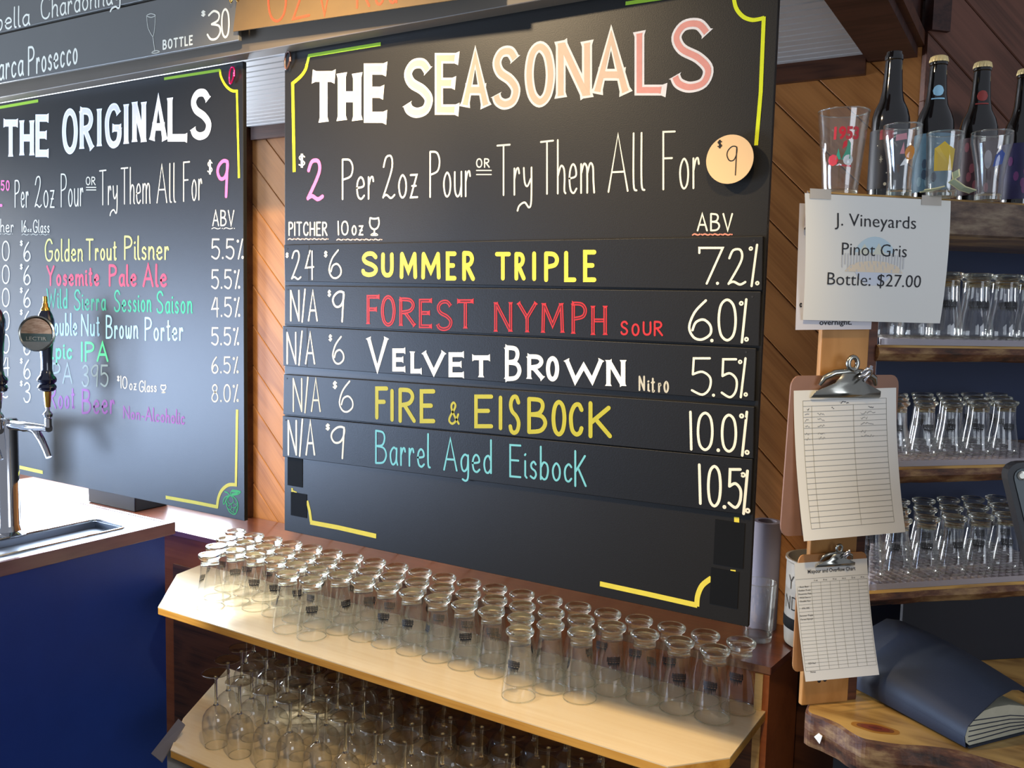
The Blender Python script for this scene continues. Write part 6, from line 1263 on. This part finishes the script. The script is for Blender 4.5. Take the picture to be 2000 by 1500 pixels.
for i in range(22):
    a = .245 + i * .0205; mb.add([fr(x, y, .00058) for x, y in ((a, .43 + .03 * math.sin(i * 2.1) + (.03 if 5 < i < 17 else 0)), (a + .010, .43 + .03 * math.sin(i * 2.1)), (a + .010, .545), (a, .545))], [(0, 1, 2, 3)])
mb.build('watermark', plain('wm_grey', 'd3d2d0', .8), J)
def pj(txt, ca, cb, size, width): print_on(J, txt, (0, 0), size, width, M['toner'], lambda a, b: fr(ca + a / W_, cb + b / H_, .0009), bold=-.0002)
pj('J. Vineyards', .475, .760, .031, .157); pj('Pinot Gris', .472, .530, .031, .127); pj('Bottle: $27.00', .485, .290, .031, .186)
for a, b in ((.10, 1.0), (.86, .995)):
    MB().add([fr(a - .07, b - .04, .0012), fr(a + .07, b - .04, .0012), fr(a + .07, b, .0012) + Vector((0, 0, .008)), fr(a - .07, b, .0012) + Vector((0, 0, .008))], [(0, 1, 2, 3)]).build('tape', plain('clear_tape', 'c4bcb0', .25), J)

def clip_part(parent, s, z, k, t):
    """spring clip: pressed plate, spring barrel, lever with a hole and wire loops"""
    f = lambda a, h, b: F45(s + a * k, -(t + h * k), z + b * k)
    clip = MB().add([f(-.064, .004, -.030), f(.064, .004, -.030), f(.060, .010, -.020), f(-.060, .010, -.020), f(-.028, .014, -.006), f(.028, .014, -.006), f(-.018, .018, .010), f(.018, .018, .010), f(-.064, .001, -.032), f(.064, .001, -.032)],
        [(0, 1, 2, 3), (3, 2, 5, 4), (4, 5, 7, 6), (8, 9, 1, 0)])
    o = bpy.data.objects.new('clip', clip.mesh('clip', M['chrome_worn'], 30)); COL.objects.link(o); o.parent = parent; o.location = -root_loc(parent)
    sm = o.modifiers.new('thick', 'SOLIDIFY'); sm.thickness = .0009
    MB().tube([f(-.052, .006, -.010), f(-.046, .010, .002), f(-.030, .012, .010), f(.0, .013, .013), (f(.030, .012, .010)), f(.046, .010, .002), f(.052, .006, -.010)], [.003 * k, .005 * k, .006 * k, .006 * k, .006 * k, .005 * k, .003 * k], 8).build('lever_wings', M['chrome_worn'], o, smooth=60)
    ring_ = [f(.0 + .0085 * math.cos(a), .016, .026 + .0105 * math.sin(a)) for a in [i * math.pi / 8 for i in range(16)]]
    MB().tube(ring_, .0042 * k, 8, closed=True).build('hang_ring', M['chrome_worn'], o, smooth=60)
    MB().add([f(-.014, .015, .008), f(.014, .015, .008), f(.009, .017, .020), f(-.009, .017, .020)], [(0, 1, 2, 3)]).build('lever', M['chrome_worn'], o)
    MB().tube([f(.014, .020, .010), f(.020, .026, .019), f(.028, .026, .017), f(.030, .022, .009), f(.024, .020, .004), f(.018, .022, -.002)], .0028 * k, 8).build('spring', M['chrome'], o, smooth=60)
    MB().tube([f(.010, .020, .004), f(.018, .024, .008), f(.026, .024, .016), f(.030, .022, .022)], .0032 * k, 8).build('spring', M['chrome'], o, smooth=60)
    return o
def board45(parent, corners, t0, th, mat):
    tl, tr, br, bl = [Vector(c) for c in corners]; P = rrect(1, 1, .07, 4); vs = []
    for off in (0, th):
        for x, y in P: p = (bl * (1 - x) + br * x) * y + (tl * (1 - x) + tr * x) * (1 - y); vs.append(F45(p.x, -(t0 + th - off), p.y))
    n = len(P); MB().add(vs, [tuple(range(n)), tuple(range(n, 2 * n))[::-1]] + [(i, i + n, (i + 1) % n + n, (i + 1) % n) for i in range(n)]).build('board', mat, parent)
c1 = thing('clipboard', 'large brown clipboard hanging on the post, holding a ruled white log sheet', 'clipboard', tuple(F45(.05, -.012, 1.35)), 'clipboards on the post')
board45(c1, [(-.0598, 1.6379), (.1565, 1.6405), (.158, 1.352), (-.0665, 1.352)], .006, .0035, M['masonite'])
_, fr = sheet('', '', [(-.0553, 1.6119), (.151, 1.6173), (.166, 1.359), (-.0385, 1.3505)], .0105, .030, parent=c1, mat=M['paper_cream'], n=12)
x0, x1, yt, yb = .085, .90, .930, .075; S_ = []
rowsN = 23
for k in range(rowsN + 1): b = yt + (yb - yt) * k / rowsN; S_.append((x0, b, x1, b))
for a in (x0, x0 + .085 * .98, x0 + .49 * (x1 - x0) * 1.22, x1): S_.append((a, yt if a in (x0, x1) else yt - (yt - yb) / rowsN, a, yb))
lines(c1, fr, S_, .0007, M['ledger'])
rr_ = random.Random(5)
def scrib(parent, fr, items, mat, w=.0006):
    mb = MB()
    for a, b, l in items:
        vs = []; n = int(l * 60) + 3
        for k in range(n): aa = a + l * k / n; bb = b + rr_.uniform(-.008, .010); vs += [fr(aa, bb), fr(aa + .002, bb - .0045)]
        mb.add(vs, [(2 * k, 2 * k + 1, 2 * k + 3, 2 * k + 2) for k in range(n - 1)])
    mb.build('handwriting', mat, parent)
dh = (yt - yb) / rowsN
scrib(c1, fr, [(.10, yt - dh * (k + .55), .05) for k in (2, 3, 4, 5.5, 6.3)] + [(.22, yt - dh * (k + .55), .08) for k in (2, 3, 4, 5.5, 6.3)] + [(.64, yt - dh * (k + .55), l) for k, l in ((2, .16), (3, .08), (4, .14), (5.5, .06), (6.3, .14))], plain('pencil', '9a9a98', .8))
scrib(c1, fr, [(.44, yt - dh * .5, .10), (.12, yt - dh * 1.6, .03), (.36, yt - dh * 1.55, .03), (.72, yt - dh * 1.5, .06)], M['toner'], )
clip_part(c1, .046, 1.6335, 1.08, .012)
c2 = thing('clipboard', 'small tan clipboard hanging low on the post, Mispour and Overflow Chart sheet', 'clipboard', tuple(F45(.05, -.012, 1.09)), 'clipboards on the post')
board45(c2, [(-.027, 1.316), (.1125, 1.316), (.1125, 1.10), (-.027, 1.10)], .006, .003, M['masonite_tan'])
_, fr = sheet('', '', [(-.0352, 1.3018), (.1128, 1.3042), (.137, 1.0915), (-.014, 1.0905)], .0095, .022, parent=c2, mat=M['paper_cream'], n=12)
print_on(c2, 'Mispour and Overflow Chart', (0, 0), .0098, .097, M['toner'], lambda a, b: fr(.50 + a / .148, .905 + b / .212), bold=.0001)
S_ = []; x0, x1, yt, yb = .21, .985, .825, .085; N_ = 24
for k in range(N_ + 1):
    b = yt + (yb - yt) * k / N_; S_.append((x0 if k == 0 else .02, b, x1, b))
for k in range(7): S_.append((x0 + (x1 - x0) * k / 6, yt, x0 + (x1 - x0) * k / 6, yb))
S_.append((.0, .86, 1.0, .86)); S_.append((.02, yb, .02, yt - .04))
lines(c2, fr, S_, .0005, M['ledger'], W=.148, H=.212)
dh = (yt - yb) / N_
for k, tx in ((1, 'Root Beer'), (2, 'Golden Trout'), (3, 'Yosemite Pale'), (4, 'Wild Sierra'), (5, 'Double Nut'), (6, 'Epic'), (7, 'IPA 395'), (9, 'Summer Triple'), (10, 'Forest Nymph'), (11, 'Velvet'), (12, 'Fire'), (13, 'Barrel'), (17, 'Kombucha'), (18, 'Latte Hazelnut'), (19, 'Latte Tonic'), (20, 'Ginger Cider'), (21, 'Nitro'), (22, 'OZV Red'), (24.3, 'Notes')):
    if k not in (1, 2, 3, 4, 5, 7, 9, 10, 22, 24.3): continue
    print_on(c2, tx, (0, 0), .0045, .0020 * len(tx), M['toner'], lambda a, b, k=k: fr(.115 + a / .148, yt - dh * (k + .25) + b / .212))
for k, tx in enumerate(('5 oz', '8 oz', '10 oz', '16 oz', '32 oz', '64 oz')):
    print_on(c2, tx, (0, 0), .0042, .0075, M['toner'], lambda a, b, k=k: fr(x0 + (x1 - x0) * (k + .5) / 6 + a / .148, yt + .010 + b / .212))
clip_part(c2, .046, 1.3125, .62, .011)
